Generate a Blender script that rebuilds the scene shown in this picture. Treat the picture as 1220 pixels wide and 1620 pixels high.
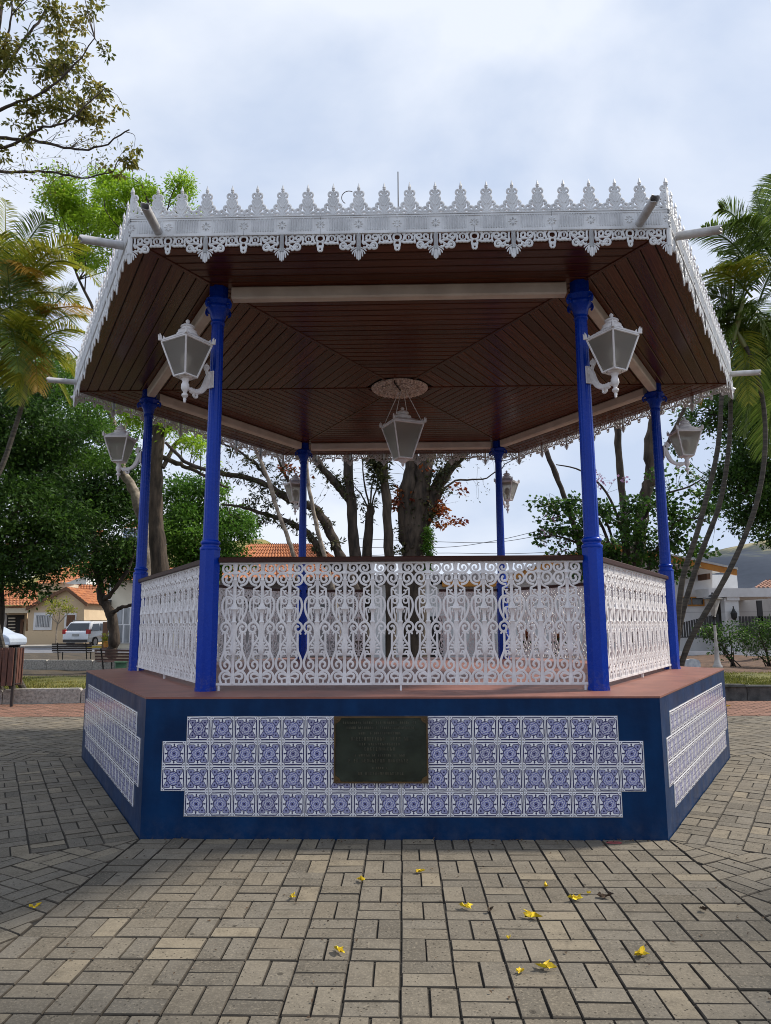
import bpy, math, random
import numpy as np
from mathutils import Matrix, Vector
for _o in list(bpy.data.objects):
    bpy.data.objects.remove(_o)
SC = bpy.context.scene
COL = SC.collection
PI = math.pi
random.seed(7)
RNG = np.random.default_rng(7)

# ------------------------------------------------------------------ camera
CAM_P = np.array([0.0211, -7.6057, 1.3196])
PITCH, YAW, ROLL, FPX = 0.1565, -0.0240, -0.0043, 1136.0
_f = np.array([math.sin(YAW)*math.cos(PITCH), math.cos(YAW)*math.cos(PITCH), math.sin(PITCH)])
_r0 = np.array([math.cos(YAW), -math.sin(YAW), 0.0])
_u0 = np.cross(_r0, _f)
_r = _r0*math.cos(ROLL) + _u0*math.sin(ROLL)
_u = -_r0*math.sin(ROLL) + _u0*math.cos(ROLL)
cam_d = bpy.data.cameras.new('camera')
cam = bpy.data.objects.new('camera', cam_d)
COL.objects.link(cam)
cam_d.sensor_fit = 'HORIZONTAL'
cam_d.sensor_width = 36.0
cam_d.lens = 36.0*FPX/1220.0
cam_d.clip_start = 0.05
cam_d.clip_end = 6000
M4 = Matrix.Identity(4)
for i in range(3):
    M4[i][0], M4[i][1], M4[i][2], M4[i][3] = _r[i], _u[i], -_f[i], CAM_P[i]
cam.matrix_world = M4
SC.camera = cam

# ------------------------------------------------------------------ sky, sun, exposure
SUN_EL, SUN_AZ = math.radians(46), math.radians(72)       # azimuth clockwise from +Y
world = bpy.data.worlds.new('World')
SC.world = world
world.use_nodes = True
wn = world.node_tree
wn.nodes.clear()
def wnode(t, **k):
    n = wn.nodes.new(t)
    for a, b in k.items():
        setattr(n, a, b)
    return n
_out = wnode('ShaderNodeOutputWorld'); _bg = wnode('ShaderNodeBackground')
_sky = wnode('ShaderNodeTexSky'); _sky.sky_type = 'NISHITA'; _sky.sun_disc = False
_sky.sun_elevation = SUN_EL; _sky.sun_rotation = SUN_AZ
_sky.air_density = 1.0; _sky.dust_density = 2.0; _sky.ozone_density = 1.5
_tc = wnode('ShaderNodeTexCoord'); _mp = wnode('ShaderNodeMapping')
_mp.inputs['Location'].default_value = (0.35, 0.1, 0.62)
_mp.inputs['Scale'].default_value = (1.0, 1.0, 1.7)
wn.links.new(_tc.outputs['Generated'], _mp.inputs['Vector'])
_n1 = wnode('ShaderNodeTexNoise'); _n1.inputs['Scale'].default_value = 2.1; _n1.inputs['Detail'].default_value = 6
_n1.inputs['Roughness'].default_value = 0.5; _n1.inputs['Distortion'].default_value = 0.3
wn.links.new(_mp.outputs[0], _n1.inputs['Vector'])
_cr = wnode('ShaderNodeValToRGB')
_cr.color_ramp.elements[0].position = 0.42; _cr.color_ramp.elements[0].color = (4.75, 5.55, 7.05, 1)
_cr.color_ramp.elements[1].position = 0.61; _cr.color_ramp.elements[1].color = (7.0, 7.45, 8.3, 1)
wn.links.new(_n1.outputs['Fac'], _cr.inputs['Fac'])
_mx = wnode('ShaderNodeMix'); _mx.data_type = 'RGBA'; _mx.inputs['Factor'].default_value = 0.93   # thick veil of cloud
wn.links.new(_sky.outputs[0], _mx.inputs[6]); wn.links.new(_cr.outputs[0], _mx.inputs[7])
wn.links.new(_mx.outputs[2], _bg.inputs['Color'])
_bg.inputs['Strength'].default_value = 0.1
wn.links.new(_bg.outputs[0], _out.inputs[0])
sun_d = bpy.data.lights.new('sun', 'SUN'); sun_d.energy = 3.6; sun_d.angle = math.radians(5); sun_d.color = (1.0, 0.93, 0.82)
sun = bpy.data.objects.new('sun', sun_d); COL.objects.link(sun)
_sd = Vector((math.sin(SUN_AZ)*math.cos(SUN_EL), math.cos(SUN_AZ)*math.cos(SUN_EL), math.sin(SUN_EL)))
sun.rotation_euler = (-_sd).to_track_quat('-Z', 'Y').to_euler()
sun.location = (20, 5, 30)
SC.view_settings.view_transform = 'Standard'
SC.view_settings.look = 'None'
SC.view_settings.exposure = 0.38
SC.view_settings.gamma = 1.0
SC.view_settings.use_curve_mapping = False
SC.render.engine = 'CYCLES'
SC.cycles.use_denoising = True
SC.cycles.filter_width = 1.0
SC.cycles.max_bounces = 7
SC.cycles.transparent_max_bounces = 6
SC.cycles.sample_clamp_indirect = 6.0

# ------------------------------------------------------------------ pixel helpers
def ray(px, py):
    return _f*FPX + _r*(px-610.0) - _u*(py-810.0)
def at(px, py, Y):
    v = ray(px, py); t = (Y-CAM_P[1])/v[1]
    return CAM_P + v*t
def ground(px, py, z=0.0):
    v = ray(px, py); t = (z-CAM_P[2])/v[2]
    return CAM_P + v*t

# ------------------------------------------------------------------ materials
class S:
    """socket wrapper: arithmetic on shader values"""
    nt = None
    def __init__(self, s): self.s = s
    @staticmethod
    def op(kind, *a, clamp=False):
        n = S.nt.nodes.new('ShaderNodeMath'); n.operation = kind; n.use_clamp = clamp
        for i, x in enumerate(a):
            if isinstance(x, S): S.nt.links.new(x.s, n.inputs[i])
            else: n.inputs[i].default_value = x
        return S(n.outputs[0])
    def __add__(self, o): return S.op('ADD', self, o)
    __radd__ = __add__
    def __sub__(self, o): return S.op('SUBTRACT', self, o)
    def __rsub__(self, o): return S.op('SUBTRACT', o, self)
    def __mul__(self, o): return S.op('MULTIPLY', self, o)
    __rmul__ = __mul__
    def __truediv__(self, o): return S.op('DIVIDE', self, o)
    def __lt__(self, o): return S.op('LESS_THAN', self, o)
    def __gt__(self, o): return S.op('GREATER_THAN', self, o)
    def abs(self): return S.op('ABSOLUTE', self)
    def sin(self): return S.op('SINE', self)
    def sqrt(self): return S.op('SQRT', self)
    def fract(self): return S.op('FRACT', self)
    def clamp(self): return S.op('ADD', self, 0.0, clamp=True)
def smax(a, b): return S.op('MAXIMUM', a, b)
def smin(a, b): return S.op('MINIMUM', a, b)
def band(x, lo, hi): return (x > lo)*(x < hi)
def mixc(f, a, b):
    n = S.nt.nodes.new('ShaderNodeMix'); n.data_type = 'RGBA'
    for x, i in ((f, 0), (a, 6), (b, 7)):
        if isinstance(x, S): S.nt.links.new(x.s, n.inputs[i])
        elif i == 0: n.inputs[0].default_value = x
        else: n.inputs[i].default_value = (*x, 1)
    return S(n.outputs[2])
def new_mat(name, rough=0.6, spec=0.5, metal=0.0):
    m = bpy.data.materials.new(name); m.use_nodes = True
    S.nt = m.node_tree
    b = m.node_tree.nodes['Principled BSDF']
    b.inputs['Roughness'].default_value = rough
    b.inputs['Metallic'].default_value = metal
    b.inputs['Specular IOR Level'].default_value = spec
    return m, b
def link(s, inp): S.nt.links.new(s.s, inp)
def coords(kind='Object'):
    if kind == 'World':
        return S.nt.nodes.new('ShaderNodeNewGeometry').outputs['Position']
    return S.nt.nodes.new('ShaderNodeTexCoord').outputs[kind]
def noise(scale, detail=4, rough=0.5, kind='World', stretch=None, out='Fac', dist=0.0):
    n = S.nt.nodes.new('ShaderNodeTexNoise')
    n.inputs['Scale'].default_value = scale; n.inputs['Detail'].default_value = detail
    n.inputs['Roughness'].default_value = rough; n.inputs['Distortion'].default_value = dist
    v = coords(kind)
    if stretch:
        mp = S.nt.nodes.new('ShaderNodeMapping'); mp.inputs['Scale'].default_value = stretch
        S.nt.links.new(v, mp.inputs['Vector']); v = mp.outputs[0]
    S.nt.links.new(v, n.inputs['Vector'])
    return S(n.outputs[out])
def ramp(f, *stops):
    n = S.nt.nodes.new('ShaderNodeValToRGB'); e = n.color_ramp.elements
    while len(e) < len(stops): e.new(0.5)
    for k, (p, c) in enumerate(stops):
        e[k].position = p; e[k].color = (*c, 1)
    S.nt.links.new(f.s, n.inputs['Fac'])
    return S(n.outputs[0])
def bump(b, h, dist=0.004, strength=0.6):
    n = S.nt.nodes.new('ShaderNodeBump'); n.inputs['Distance'].default_value = dist; n.inputs['Strength'].default_value = strength
    S.nt.links.new(h.s, n.inputs['Height']); S.nt.links.new(n.outputs[0], b.inputs['Normal'])
def obj_rand():
    return S(S.nt.nodes.new('ShaderNodeObjectInfo').outputs['Random'])
def attr(name):
    n = S.nt.nodes.new('ShaderNodeAttribute'); n.attribute_name = name
    return S(n.outputs['Fac'])
def simple(name, c1, c2=None, rough=0.6, scale=6, spec=0.5, b_scale=None, b_dist=0.003, detail=5, stretch=None, metal=0.0, kind='World', lo=0.35, hi=0.65, b_str=0.6):
    m, b = new_mat(name, rough, spec, metal)
    c2 = c2 or tuple(x*0.75 for x in c1)
    link(ramp(noise(scale, detail, 0.55, kind, stretch), (lo, c2), (hi, c1)), b.inputs['Base Color'])
    if b_scale: bump(b, noise(b_scale, 5, 0.6, kind, stretch), b_dist, b_str)
    return m

MAT = {}
MAT['white_iron'] = simple('white_iron_paint', (0.82, 0.79, 0.785), (0.68, 0.65, 0.645), 0.45, 9, b_scale=60, b_dist=0.0015)
def rusty(m):
    nt = S.nt = m.node_tree; b = nt.nodes['Principled BSDF']; src = S(b.inputs['Base Color'].links[0].from_socket)
    st = ((noise(16, 6, .7, 'World', (1, 1, .45))-.655)*12.0).clamp()*.55
    link(mixc(st, src, (0.22, 0.12, 0.07)), b.inputs['Base Color'])
rusty(MAT['white_iron'])
MAT['fringe'] = simple('weathered_white_iron', (0.76, 0.77, 0.78), (0.62, 0.63, 0.64), 0.5, 10, b_scale=60, b_dist=0.002, detail=6)
rusty(MAT['fringe'])
MAT['cream_beam'] = simple('cream_beam_paint', (0.70, 0.64, 0.58), (0.55, 0.49, 0.44), 0.5, 4, b_scale=40, b_dist=0.001)
def post_paint():
    m, b = new_mat('royal_blue_gloss', 0.25, 0.25)
    c = ramp(noise(6, 5, .6, 'World', (1, 1, .3)), (.3, (0.0006, 0.027, 0.29)), (.7, (0.001, 0.040, 0.38)))
    sx = S.nt.nodes.new('ShaderNodeSeparateXYZ'); S.nt.links.new(coords('World'), sx.inputs[0])
    low = (1.0 - (S(sx.outputs['Z'])-0.866)/0.16).clamp()
    g = noise(30, 6, .7)
    c = mixc((low*((g-.45)*5.0).clamp())*.55, c, (0.10, 0.09, 0.10))
    chip = ((noise(34, 4, .65)-.735)*30.0).clamp()
    c = mixc(chip*.5, c, (0.04, 0.07, 0.19))
    link(c, b.inputs['Base Color'])
    link(g*.25+.14, b.inputs['Roughness'])
    bump(b, noise(28, 3, .5) - chip*.6, 0.0018, .4)
    return m
MAT['post_blue'] = post_paint()
def navy():
    m, b = new_mat('navy_wall_paint', 0.36, 0.16)
    n = noise(3.2, 5, 0.6); st = noise(7, 3, 0.5, 'World', (1.2, 1.2, 0.16))
    c = ramp(n*0.6 + st*0.4, (0.38, (0.0013, 0.018, 0.066)), (0.62, (0.0024, 0.033, 0.110)))
    dust = noise(14, 6, 0.7)
    low = S(S.nt.nodes.new('ShaderNodeSeparateXYZ').outputs['Z'])
    sx = [x for x in S.nt.nodes if x.bl_idname == 'ShaderNodeSeparateXYZ'][-1]
    S.nt.links.new(coords('World'), sx.inputs[0])
    splash = (1.0 - low/0.16).clamp()*((dust - 0.42)*2.2).clamp()*0.10
    sc = ((noise(22, 5, .7, 'World', (1, 1, .5))-.66)*14.0).clamp()*.35
    c = mixc(sc, c, (0.02, 0.05, 0.12))
    link(mixc(splash*2.6, c, (0.16, 0.14, 0.12)), b.inputs['Base Color'])
    link(noise(5, 4)*.4+.18, b.inputs['Roughness'])
    bump(b, noise(26, 4, 0.5), 0.004, 0.35)
    return m
MAT['navy'] = navy()
MAT['floor_red'] = simple('red_oxide_floor', (0.27, 0.105, 0.072), (0.19, 0.075, 0.055), 0.5, 5, b_scale=50, b_dist=0.0015)
MAT['handrail'] = simple('dark_brown_handrail', (0.055, 0.02, 0.013), (0.035, 0.012, 0.009), 0.5, 4, stretch=(6, 6, 30), spec=0.2)
def wood_ceiling():
    m, b = new_mat('varnished_ceiling_wood', 0.22, 0.25)
    g = noise(3.0, 6, 0.6, 'Object', (1.0, 26.0, 26.0), dist=0.6)
    r = obj_rand()
    c = ramp(g, (0.3, (0.052, 0.012, 0.005)), (0.55, (0.115, 0.030, 0.012)), (0.75, (0.18, 0.052, 0.021)))
    c2 = mixc(r*0.65, c, (0.040, 0.011, 0.005))
    link(c2, b.inputs['Base Color'])
    bump(b, g, 0.0015, 0.5)
    return m
MAT['ceil'] = wood_ceiling()
MAT['dark_gap'] = simple('dark_wood_seam', (0.012, 0.006, 0.004), None, 0.8)
def stone_plaster():
    m, b = new_mat('cast_medallion_paint', 0.7)
    v = S.nt.nodes.new('ShaderNodeTexVoronoi'); v.inputs['Scale'].default_value = 42
    S.nt.links.new(coords('Object'), v.inputs['Vector'])
    d = S(v.outputs['Distance'])
    link(ramp(d, (0.25, (0.85, 0.74, 0.68)), (0.8, (0.42, 0.32, 0.28))), b.inputs['Base Color'])
    bump(b, 1.0 - d, 0.02, 1.0)
    return m
MAT['medal'] = stone_plaster()
def tile_mat(wear=0.0):
    m, b = new_mat('glazed_blue_tile', 0.16, 0.5)
    sx = S.nt.nodes.new('ShaderNodeSeparateXYZ'); S.nt.links.new(coords('Object'), sx.inputs[0])
    H = 0.0792
    rn = obj_rand()
    wob = (noise(30, 2, 0.5, 'World') - 0.5)*0.05
    u = S(sx.outputs['X'])/H + wob; v = S(sx.outputs['Z'])/H - wob
    a, c = u.abs(), v.abs()
    mx, mn = smax(a, c), smin(a, c)
    r = (u*u + v*v).sqrt()
    th = S.op('ARCTAN2', v, u)
    # cut-corner border line with quarter rosettes
    ca, cc = 0.90 - a, 0.90 - c
    rc = (ca*ca + cc*cc).sqrt()
    line = band(mx, 0.80, 0.89)*(rc > 0.25)
    ring = band(rc, 0.21, 0.27)*(mx < 0.89)
    dot = (rc < 0.13)*(mx < 0.89)
    # corner leaf scrolls
    ka, kc = a - 0.49, c - 0.49
    kd = (ka*ka + kc*kc).sqrt()
    lob = 0.265 + 0.045*((S.op('ARCTAN2', kc, ka)*3.0).sin())
    leaf_in = kd < lob
    leaf_edge = band(kd - lob, -0.055, 0.0)
    leaf_dot = band(((a - 0.50)*(a - 0.50) + (c - 0.50)*(c - 0.50)).sqrt(), 0.0, 0.075)
    # central rosette
    wavy = 0.53 + 0.05*((th*8.0).sin().abs())
    ros_in = r < wavy
    ros_edge = band(r - wavy, -0.06, 0.0)
    pet = ((th*6.0).sin()*(r*34.0).sin())
    # compass ticks
    tick = (mn < 0.045)*band(mx, 0.50, 0.76)
    tip = ((mn*1.25 + (mx - 0.68).abs()) < 0.10)
    dark = smax(smax(smax(line, ring*0.9), smax(dot*0.8, tick)), smax(tip, smax(leaf_edge*0.9, ros_edge*(kd > 0.2))))
    dark = smax(dark, smax(leaf_dot, r < 0.09))
    mid = smax(leaf_in*0.66, ros_in*(0.64 + 0.36*pet))
    mid = smax(mid, band(r, 0.13, 0.17)*0.95)
    mid = mid*(1.0 - band(r, 0.20, 0.24)*0.55)
    deep = ((rn - 0.80)*12.0).clamp()
    white = mixc(noise(6, 3)*0.35, (0.86, 0.86, 0.89), (0.76, 0.76, 0.82))
    blue = mixc(deep, (0.034, 0.048, 0.32), (0.014, 0.013, 0.20))
    ink = mixc(deep, (0.014, 0.015, 0.085), (0.010, 0.009, 0.09))
    c1 = mixc(mid.clamp(), white, blue)
    col = mixc(dark.clamp(), c1, ink)
    rn2 = (rn*7.31).fract()
    col = mixc(rn2*.10, col, (0.30, 0.30, 0.36))
    crk = ((noise(9, 6, .7)-.60)*6.0).clamp()*.2
    col = mixc(crk, col, (0.26, 0.23, 0.21))
    link(col, b.inputs['Base Color'])
    bump(b, noise(18, 3), 0.002, 0.5)
    return m
MAT['tile'] = tile_mat()
MAT['grout'] = simple('pale_tile_grout', (0.46, 0.44, 0.44), (0.20, 0.19, 0.20), 0.8, 9)
MAT['bronze'] = simple('dark_patinated_bronze', (0.035, 0.046, 0.034), (0.014, 0.02, 0.015), 0.25, 7, metal=0.35, b_scale=25, b_dist=0.002)
MAT['bronze_edge'] = simple('worn_bronze_edge', (0.13, 0.08, 0.035), (0.06, 0.04, 0.02), 0.4, 12, metal=0.6)
MAT['bronze_letter'] = simple('raised_bronze_letter', (0.11, 0.105, 0.075), (0.05, 0.05, 0.04), 0.35, 30, metal=0.5)
def glass_frosted():
    m, b = new_mat('frosted_lantern_glass', 0.34, 0.5)
    b.inputs['Base Color'].default_value = (0.62, 0.60, 0.56, 1)
    b.inputs['Transmission Weight'].default_value = 0.85
    b.inputs['IOR'].default_value = 1.25
    link(ramp(noise(3, 2, .5, 'Object'), (0.3, (0.60, 0.57, 0.52)), (0.7, (0.74, 0.71, 0.66))), b.inputs['Base Color'])
    return m
MAT['glass'] = glass_frosted()
MAT['bulb'] = simple('opal_bulb', (0.88, 0.87, 0.83), (0.82, 0.81, 0.77), 0.4)
def paver_mat(name, base, dark, light, red=False):
    m, b = new_mat(name, 0.85, 0.3)
    t = (obj_rand() + attr('tone')).fract()
    t2 = (t*5.37).fract()
    c = ramp(t, (0.0, dark), (0.3, tuple(x*.9 for x in base)), (0.75, base), (1.0, light))
    c = mixc(t2*.55, c, (base[0]*.92, base[1]*1.0, base[2]*1.15))
    big = noise(0.9, 3, 0.5)
    med = noise(9, 5, 0.65)
    gr = noise(85, 4, 0.7)
    c = mixc(((0.47 - noise(2.3, 5, 0.6))*5.0).clamp()*0.55, c, tuple(x*.55 for x in base))
    c = mixc(((big - 0.38)*1.6).clamp()*0.40, c, tuple(x*1.45 for x in base))
    c = mixc(((0.53 - med)*3.4).clamp()*0.7, c, tuple(x*0.45 for x in base))
    c = mixc(((gr - 0.52)*6.0).clamp()*0.7, c, tuple(min(1, x*1.7) for x in base))
    pit = S.nt.nodes.new('ShaderNodeTexVoronoi'); pit.inputs['Scale'].default_value = 42
    S.nt.links.new(coords('World'), pit.inputs['Vector'])
    pd = (S(pit.outputs['Distance']) < 0.17)*(noise(5, 2) > 0.44)
    c = mixc(((0.43-gr)*7.0).clamp()*.6, c, tuple(x*.4 for x in base))
    c = mixc(pd*0.8, c, tuple(x*0.28 for x in base))
    blot = S.nt.nodes.new('ShaderNodeTexVoronoi'); blot.inputs['Scale'].default_value = 5.5; blot.inputs['Randomness'].default_value = 1.0
    S.nt.links.new(coords('World'), blot.inputs['Vector'])
    bd = (S(blot.outputs['Distance']) + (noise(60, 2) - 0.5)*0.05) < 0.068
    c = mixc(bd*0.7, c, tuple(x*0.22 for x in base))
    link(c, b.inputs['Base Color'])
    bump(b, gr*0.5 + med*0.5 - pd*0.5, 0.006, 0.75)
    return m
MAT['paver'] = paver_mat('concrete_paver', (0.168, 0.143, 0.107), (0.092, 0.081, 0.064), (0.25, 0.208, 0.145))
MAT['paver_red'] = paver_mat('red_paver', (0.24, 0.125, 0.085), (0.17, 0.09, 0.065), (0.29, 0.16, 0.11))
MAT['paver_edge'] = simple('dirt_filled_chamfer', (0.095, 0.079, 0.060), (0.045, 0.038, 0.029), 0.95, 12)
MAT['joint'] = simple('dark_joint_sand', (0.045, 0.038, 0.03), (0.022, 0.02, 0.016), 0.95, 8, b_scale=90, b_dist=0.006)
MAT['earth'] = simple('leaf_strewn_earth', (0.13, 0.085, 0.05), (0.055, 0.04, 0.025), 0.95, 2.5, b_scale=18, b_dist=0.05)
MAT['stone'] = simple('rough_kerb_granite', (0.46, 0.43, 0.385), (0.23, 0.22, 0.20), 0.85, 26, b_scale=22, b_dist=0.02, detail=8)
MAT['stone_dark'] = simple('dark_kerb_granite', (0.12, 0.115, 0.11), (0.05, 0.05, 0.05), 0.85, 7, b_scale=22, b_dist=0.02, detail=8)
MAT['asphalt'] = simple('grey_asphalt', (0.17, 0.17, 0.185), (0.12, 0.12, 0.13), 0.9, 3, b_scale=60, b_dist=0.004)

# ------------------------------------------------------------------ mesh helpers
class MB:
    def __init__(self): self.v, self.f, self.t = [], [], []
    def add(self, verts, faces):
        o = len(self.v)
        self.v.extend([tuple(map(float, p)) for p in verts])
        self.f.extend([tuple(i+o for i in fc) for fc in faces])
    def box(self, x0, x1, y0, y1, z0, z1):
        self.add([(x0,y0,z0),(x1,y0,z0),(x1,y1,z0),(x0,y1,z0),(x0,y0,z1),(x1,y0,z1),(x1,y1,z1),(x0,y1,z1)],
                 [(0,3,2,1),(4,5,6,7),(0,1,5,4),(1,2,6,5),(2,3,7,6),(3,0,4,7)])
        return self
    def cbox(self, x0, x1, y0, y1, z0, z1, c=0.01):
        """box with chamfered edges along its longest side"""
        return self.prism_y([(x0+c,z0),(x1-c,z0),(x1,z0+c),(x1,z1-c),(x1-c,z1),(x0+c,z1),(x0,z1-c),(x0,z0+c)], y0, y1)
    def prism_y(self, poly, y0, y1):
        n = len(poly)
        vs = [(x, y0, z) for x, z in poly] + [(x, y1, z) for x, z in poly]
        fs = [tuple(range(n)), tuple(range(2*n-1, n-1, -1))] + [(i, i+n, (i+1) % n+n, (i+1) % n) for i in range(n)]
        self.add(vs, fs); return self
    def prism_z(self, poly, z0, z1):
        n = len(poly)
        vs = [(x, y, z0) for x, y in poly] + [(x, y, z1) for x, y in poly]
        fs = [tuple(range(n-1, -1, -1)), tuple(range(n, 2*n))] + [(i, (i+1) % n, (i+1) % n+n, i+n) for i in range(n)]
        self.add(vs, fs); return self
    def tube(self, pts, rad, n=6, flat=None, cap=True):
        """swept tube; flat=(normal, ratio) squashes the section along a fixed normal"""
        P = np.array(pts, float); m = len(P)
        R = np.full(m, rad, float) if np.isscalar(rad) else np.array(rad, float)
        T = np.gradient(P, axis=0); T /= (np.linalg.norm(T, axis=1, keepdims=True)+1e-12)
        if flat is not None:
            N = np.tile(np.array(flat[0], float), (m, 1)); q = flat[1]
        else:
            ref = np.array([0, 0, 1.0]) if abs(T[0][2]) < 0.9 else np.array([1.0, 0, 0])
            N = np.zeros_like(P); cur = ref; q = 1.0
            for i in range(m):
                cur = cur - T[i]*np.dot(cur, T[i]); cur /= (np.linalg.norm(cur)+1e-12); N[i] = cur
        B = np.cross(T, N); B /= (np.linalg.norm(B, axis=1, keepdims=True)+1e-12)
        an = np.arange(n)*2*PI/n
        ring = P[:, None, :] + (N[:, None, :]*np.cos(an)[None, :, None]*q + B[:, None, :]*np.sin(an)[None, :, None])*R[:, None, None]
        vs = ring.reshape(-1, 3)
        fs = [(i*n+j, i*n+(j+1) % n, (i+1)*n+(j+1) % n, (i+1)*n+j) for i in range(m-1) for j in range(n)]
        if cap:
            fs.append(tuple(range(n-1, -1, -1))); fs.append(tuple((m-1)*n+j for j in range(n)))
        self.add(vs, fs); return self
    def lathe(self, prof, n=16, c=(0, 0, 0), mod=None, cap=True):
        vs = []
        for r, z in prof:
            for j in range(n):
                a = 2*PI*j/n; rr = r*(mod(a, z) if mod else 1.0)
                vs.append((c[0]+rr*math.cos(a), c[1]+rr*math.sin(a), c[2]+z))
        m = len(prof)
        fs = [(i*n+j, i*n+(j+1) % n, (i+1)*n+(j+1) % n, (i+1)*n+j) for i in range(m-1) for j in range(n)]
        if cap:
            fs.append(tuple(range(n-1, -1, -1))); fs.append(tuple((m-1)*n+j for j in range(n)))
        self.add(vs, fs); return self
    def ball(self, c, r, n=8, sq=(1, 1, 1)):
        k = n//2+1
        vs = [(c[0], c[1], c[2]-r*sq[2])]
        for i in range(1, k):
            ph = -PI/2+PI*i/k
            vs += [(c[0]+r*sq[0]*math.cos(ph)*math.cos(2*PI*j/n), c[1]+r*sq[1]*math.cos(ph)*math.sin(2*PI*j/n), c[2]+r*sq[2]*math.sin(ph)) for j in range(n)]
        vs.append((c[0], c[1], c[2]+r*sq[2]))
        fs = [(0, 1+(j+1) % n, 1+j) for j in range(n)]
        for i in range(k-2):
            fs += [(1+i*n+j, 1+i*n+(j+1) % n, 1+(i+1)*n+(j+1) % n, 1+(i+1)*n+j) for j in range(n)]
        L = len(vs)-1
        fs += [(L, 1+(k-2)*n+j, 1+(k-2)*n+(j+1) % n) for j in range(n)]
        self.add(vs, fs); return self
    def mesh(self, name, mat, smooth=False):
        me = bpy.data.meshes.new(name)
        me.from_pydata(self.v, [], self.f)
        me.materials.append(MAT[mat] if isinstance(mat, str) else mat)
        if smooth:
            me.polygons.foreach_set('use_smooth', [True]*len(me.polygons))
            try: me.set_sharp_from_angle(angle=math.radians(42))
            except Exception: pass
        me.update()
        return me
    def build(self, name, mat, parent=None, loc=(0, 0, 0), rz=0.0, smooth=False, **kw):
        return place(name, self.mesh(name, mat, smooth), parent, loc, rz, **kw)
def place(name, mesh, parent=None, loc=(0, 0, 0), rz=0.0, label=None, cat=None, group=None, kind=None):
    o = bpy.data.objects.new(name, mesh); COL.objects.link(o)
    o.location = loc; o.rotation_euler = (0, 0, rz)
    if parent is not None: o.parent = parent
    tag(o, label, cat, group, kind)
    return o
def tag(o, label=None, cat=None, group=None, kind=None):
    for k, v in (('label', label), ('category', cat), ('group', group), ('kind', kind)):
        if v: o[k] = v
    return o
def thing(name, label, cat, loc=(0, 0, 0), rz=0.0, group=None, kind=None):
    return place(name, None, None, loc, rz, label, cat, group, kind)
def smooth_path(pts, k=5, closed=False):
    P = np.array(pts, float); out = []
    n = len(P)
    for i in range(n-1):
        p0 = P[max(i-1, 0)]; p1 = P[i]; p2 = P[i+1]; p3 = P[min(i+2, n-1)]
        for s in range(k):
            t = s/k
            out.append(0.5*((2*p1)+(p2-p0)*t+(2*p0-5*p1+4*p2-p3)*t*t+(3*p1-p0-3*p2+p3)*t**3))
    out.append(P[-1])
    return np.array(out)
def spiral(cx, cy, r0, r1, a0, turns, n=18):
    """2-D spiral points, angles in degrees, turns signed"""
    t = np.linspace(0, 1, n)
    a = math.radians(a0)+turns*2*PI*t; r = r0+(r1-r0)*t
    return [(cx+r[i]*math.cos(a[i]), cy+r[i]*math.sin(a[i])) for i in range(n)]
R3 = math.sqrt(3)/2
def hexpt(k, s):
    a = math.radians(-120+60*k)      # 0 FL, 1 FR, 2 MR, 3 BR, 4 BL, 5 ML
    return np.array([s*math.cos(a), s*math.sin(a)])
def face_rz(k): return math.radians(60*k)          # face k lies between corner k and k+1; k=0 is the front
def face_xf(k, x, y, z):
    """local face coordinates (x along, y outward negative like the front) -> world"""
    a = face_rz(k); c, s = math.cos(a), math.sin(a)
    return (x*c-y*s, x*s+y*c, z)

# ================================================================== THE GROUND
SB, HB = 3.3, 0.8655           # base side and height
SPST, SEV = 2.777, 3.62        # post hexagon side, eave hexagon side
ZC = 3.905                     # ceiling underside
place('ground', MB().box(-900, 900, -60, 1500, -1.0, -0.03).mesh('ground', 'earth'), kind='structure')
plaza = place('plaza_pavement', MB().box(-16, 16, -9.0, 5.4, -0.02, -0.009).mesh('plaza_pavement', 'joint'), kind='structure')

def clip(poly, a, b, c):
    """keep a*x+b*y<=c"""
    out = []
    n = len(poly)
    for i in range(n):
        p, q = poly[i], poly[(i+1) % n]
        dp, dq = a*p[0]+b*p[1]-c, a*q[0]+b*q[1]-c
        if dp <= 0: out.append(p)
        if (dp < 0 < dq) or (dq < 0 < dp):
            t = dp/(dp-dq); out.append((p[0]+(q[0]-p[0])*t, p[1]+(q[1]-p[1])*t))
    return out
def area(p): return 0.5*sum(p[i][0]*p[(i+1) % len(p)][1]-p[(i+1) % len(p)][0]*p[i][1] for i in range(len(p)))
PITCHP, GAP = 0.206, 0.0068
def basket(x0, x1, y0, y1, ang, ox, oy, planes):
    """basket-weave pavers on a grid turned by ang about (ox, oy), clipped by the planes"""
    ca, sa = math.cos(ang), math.sin(ang)
    res = []
    for i in range(int(math.floor(x0/PITCHP)), int(math.ceil(x1/PITCHP))):
        for j in range(int(math.floor(y0/PITCHP)), int(math.ceil(y1/PITCHP))):
            bx, by = i*PITCHP, j*PITCHP
            for h in (0, 1):
                g = GAP/2
                if (i+j) % 2: q = (bx+g, bx+PITCHP-g, by+h*PITCHP/2+g, by+(h+1)*PITCHP/2-g)
                else: q = (bx+h*PITCHP/2+g, bx+(h+1)*PITCHP/2-g, by+g, by+PITCHP-g)
                jx, jy = random.uniform(-.0018, .0018), random.uniform(-.0018, .0018)
                P = [(q[0]+jx, q[2]+jy), (q[1]+jx, q[2]+jy), (q[1]+jx, q[3]+jy), (q[0]+jx, q[3]+jy)]
                P = [(ox+x*ca-y*sa, oy+x*sa+y*ca) for x, y in P]
                for a, b, c in planes:
                    P = clip(P, a, b, c)
                    if len(P) < 3: break
                if len(P) >= 3 and area(P) > 0.0009: res.append(P)
    return res
APB = SB*R3
pavers = []
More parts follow.
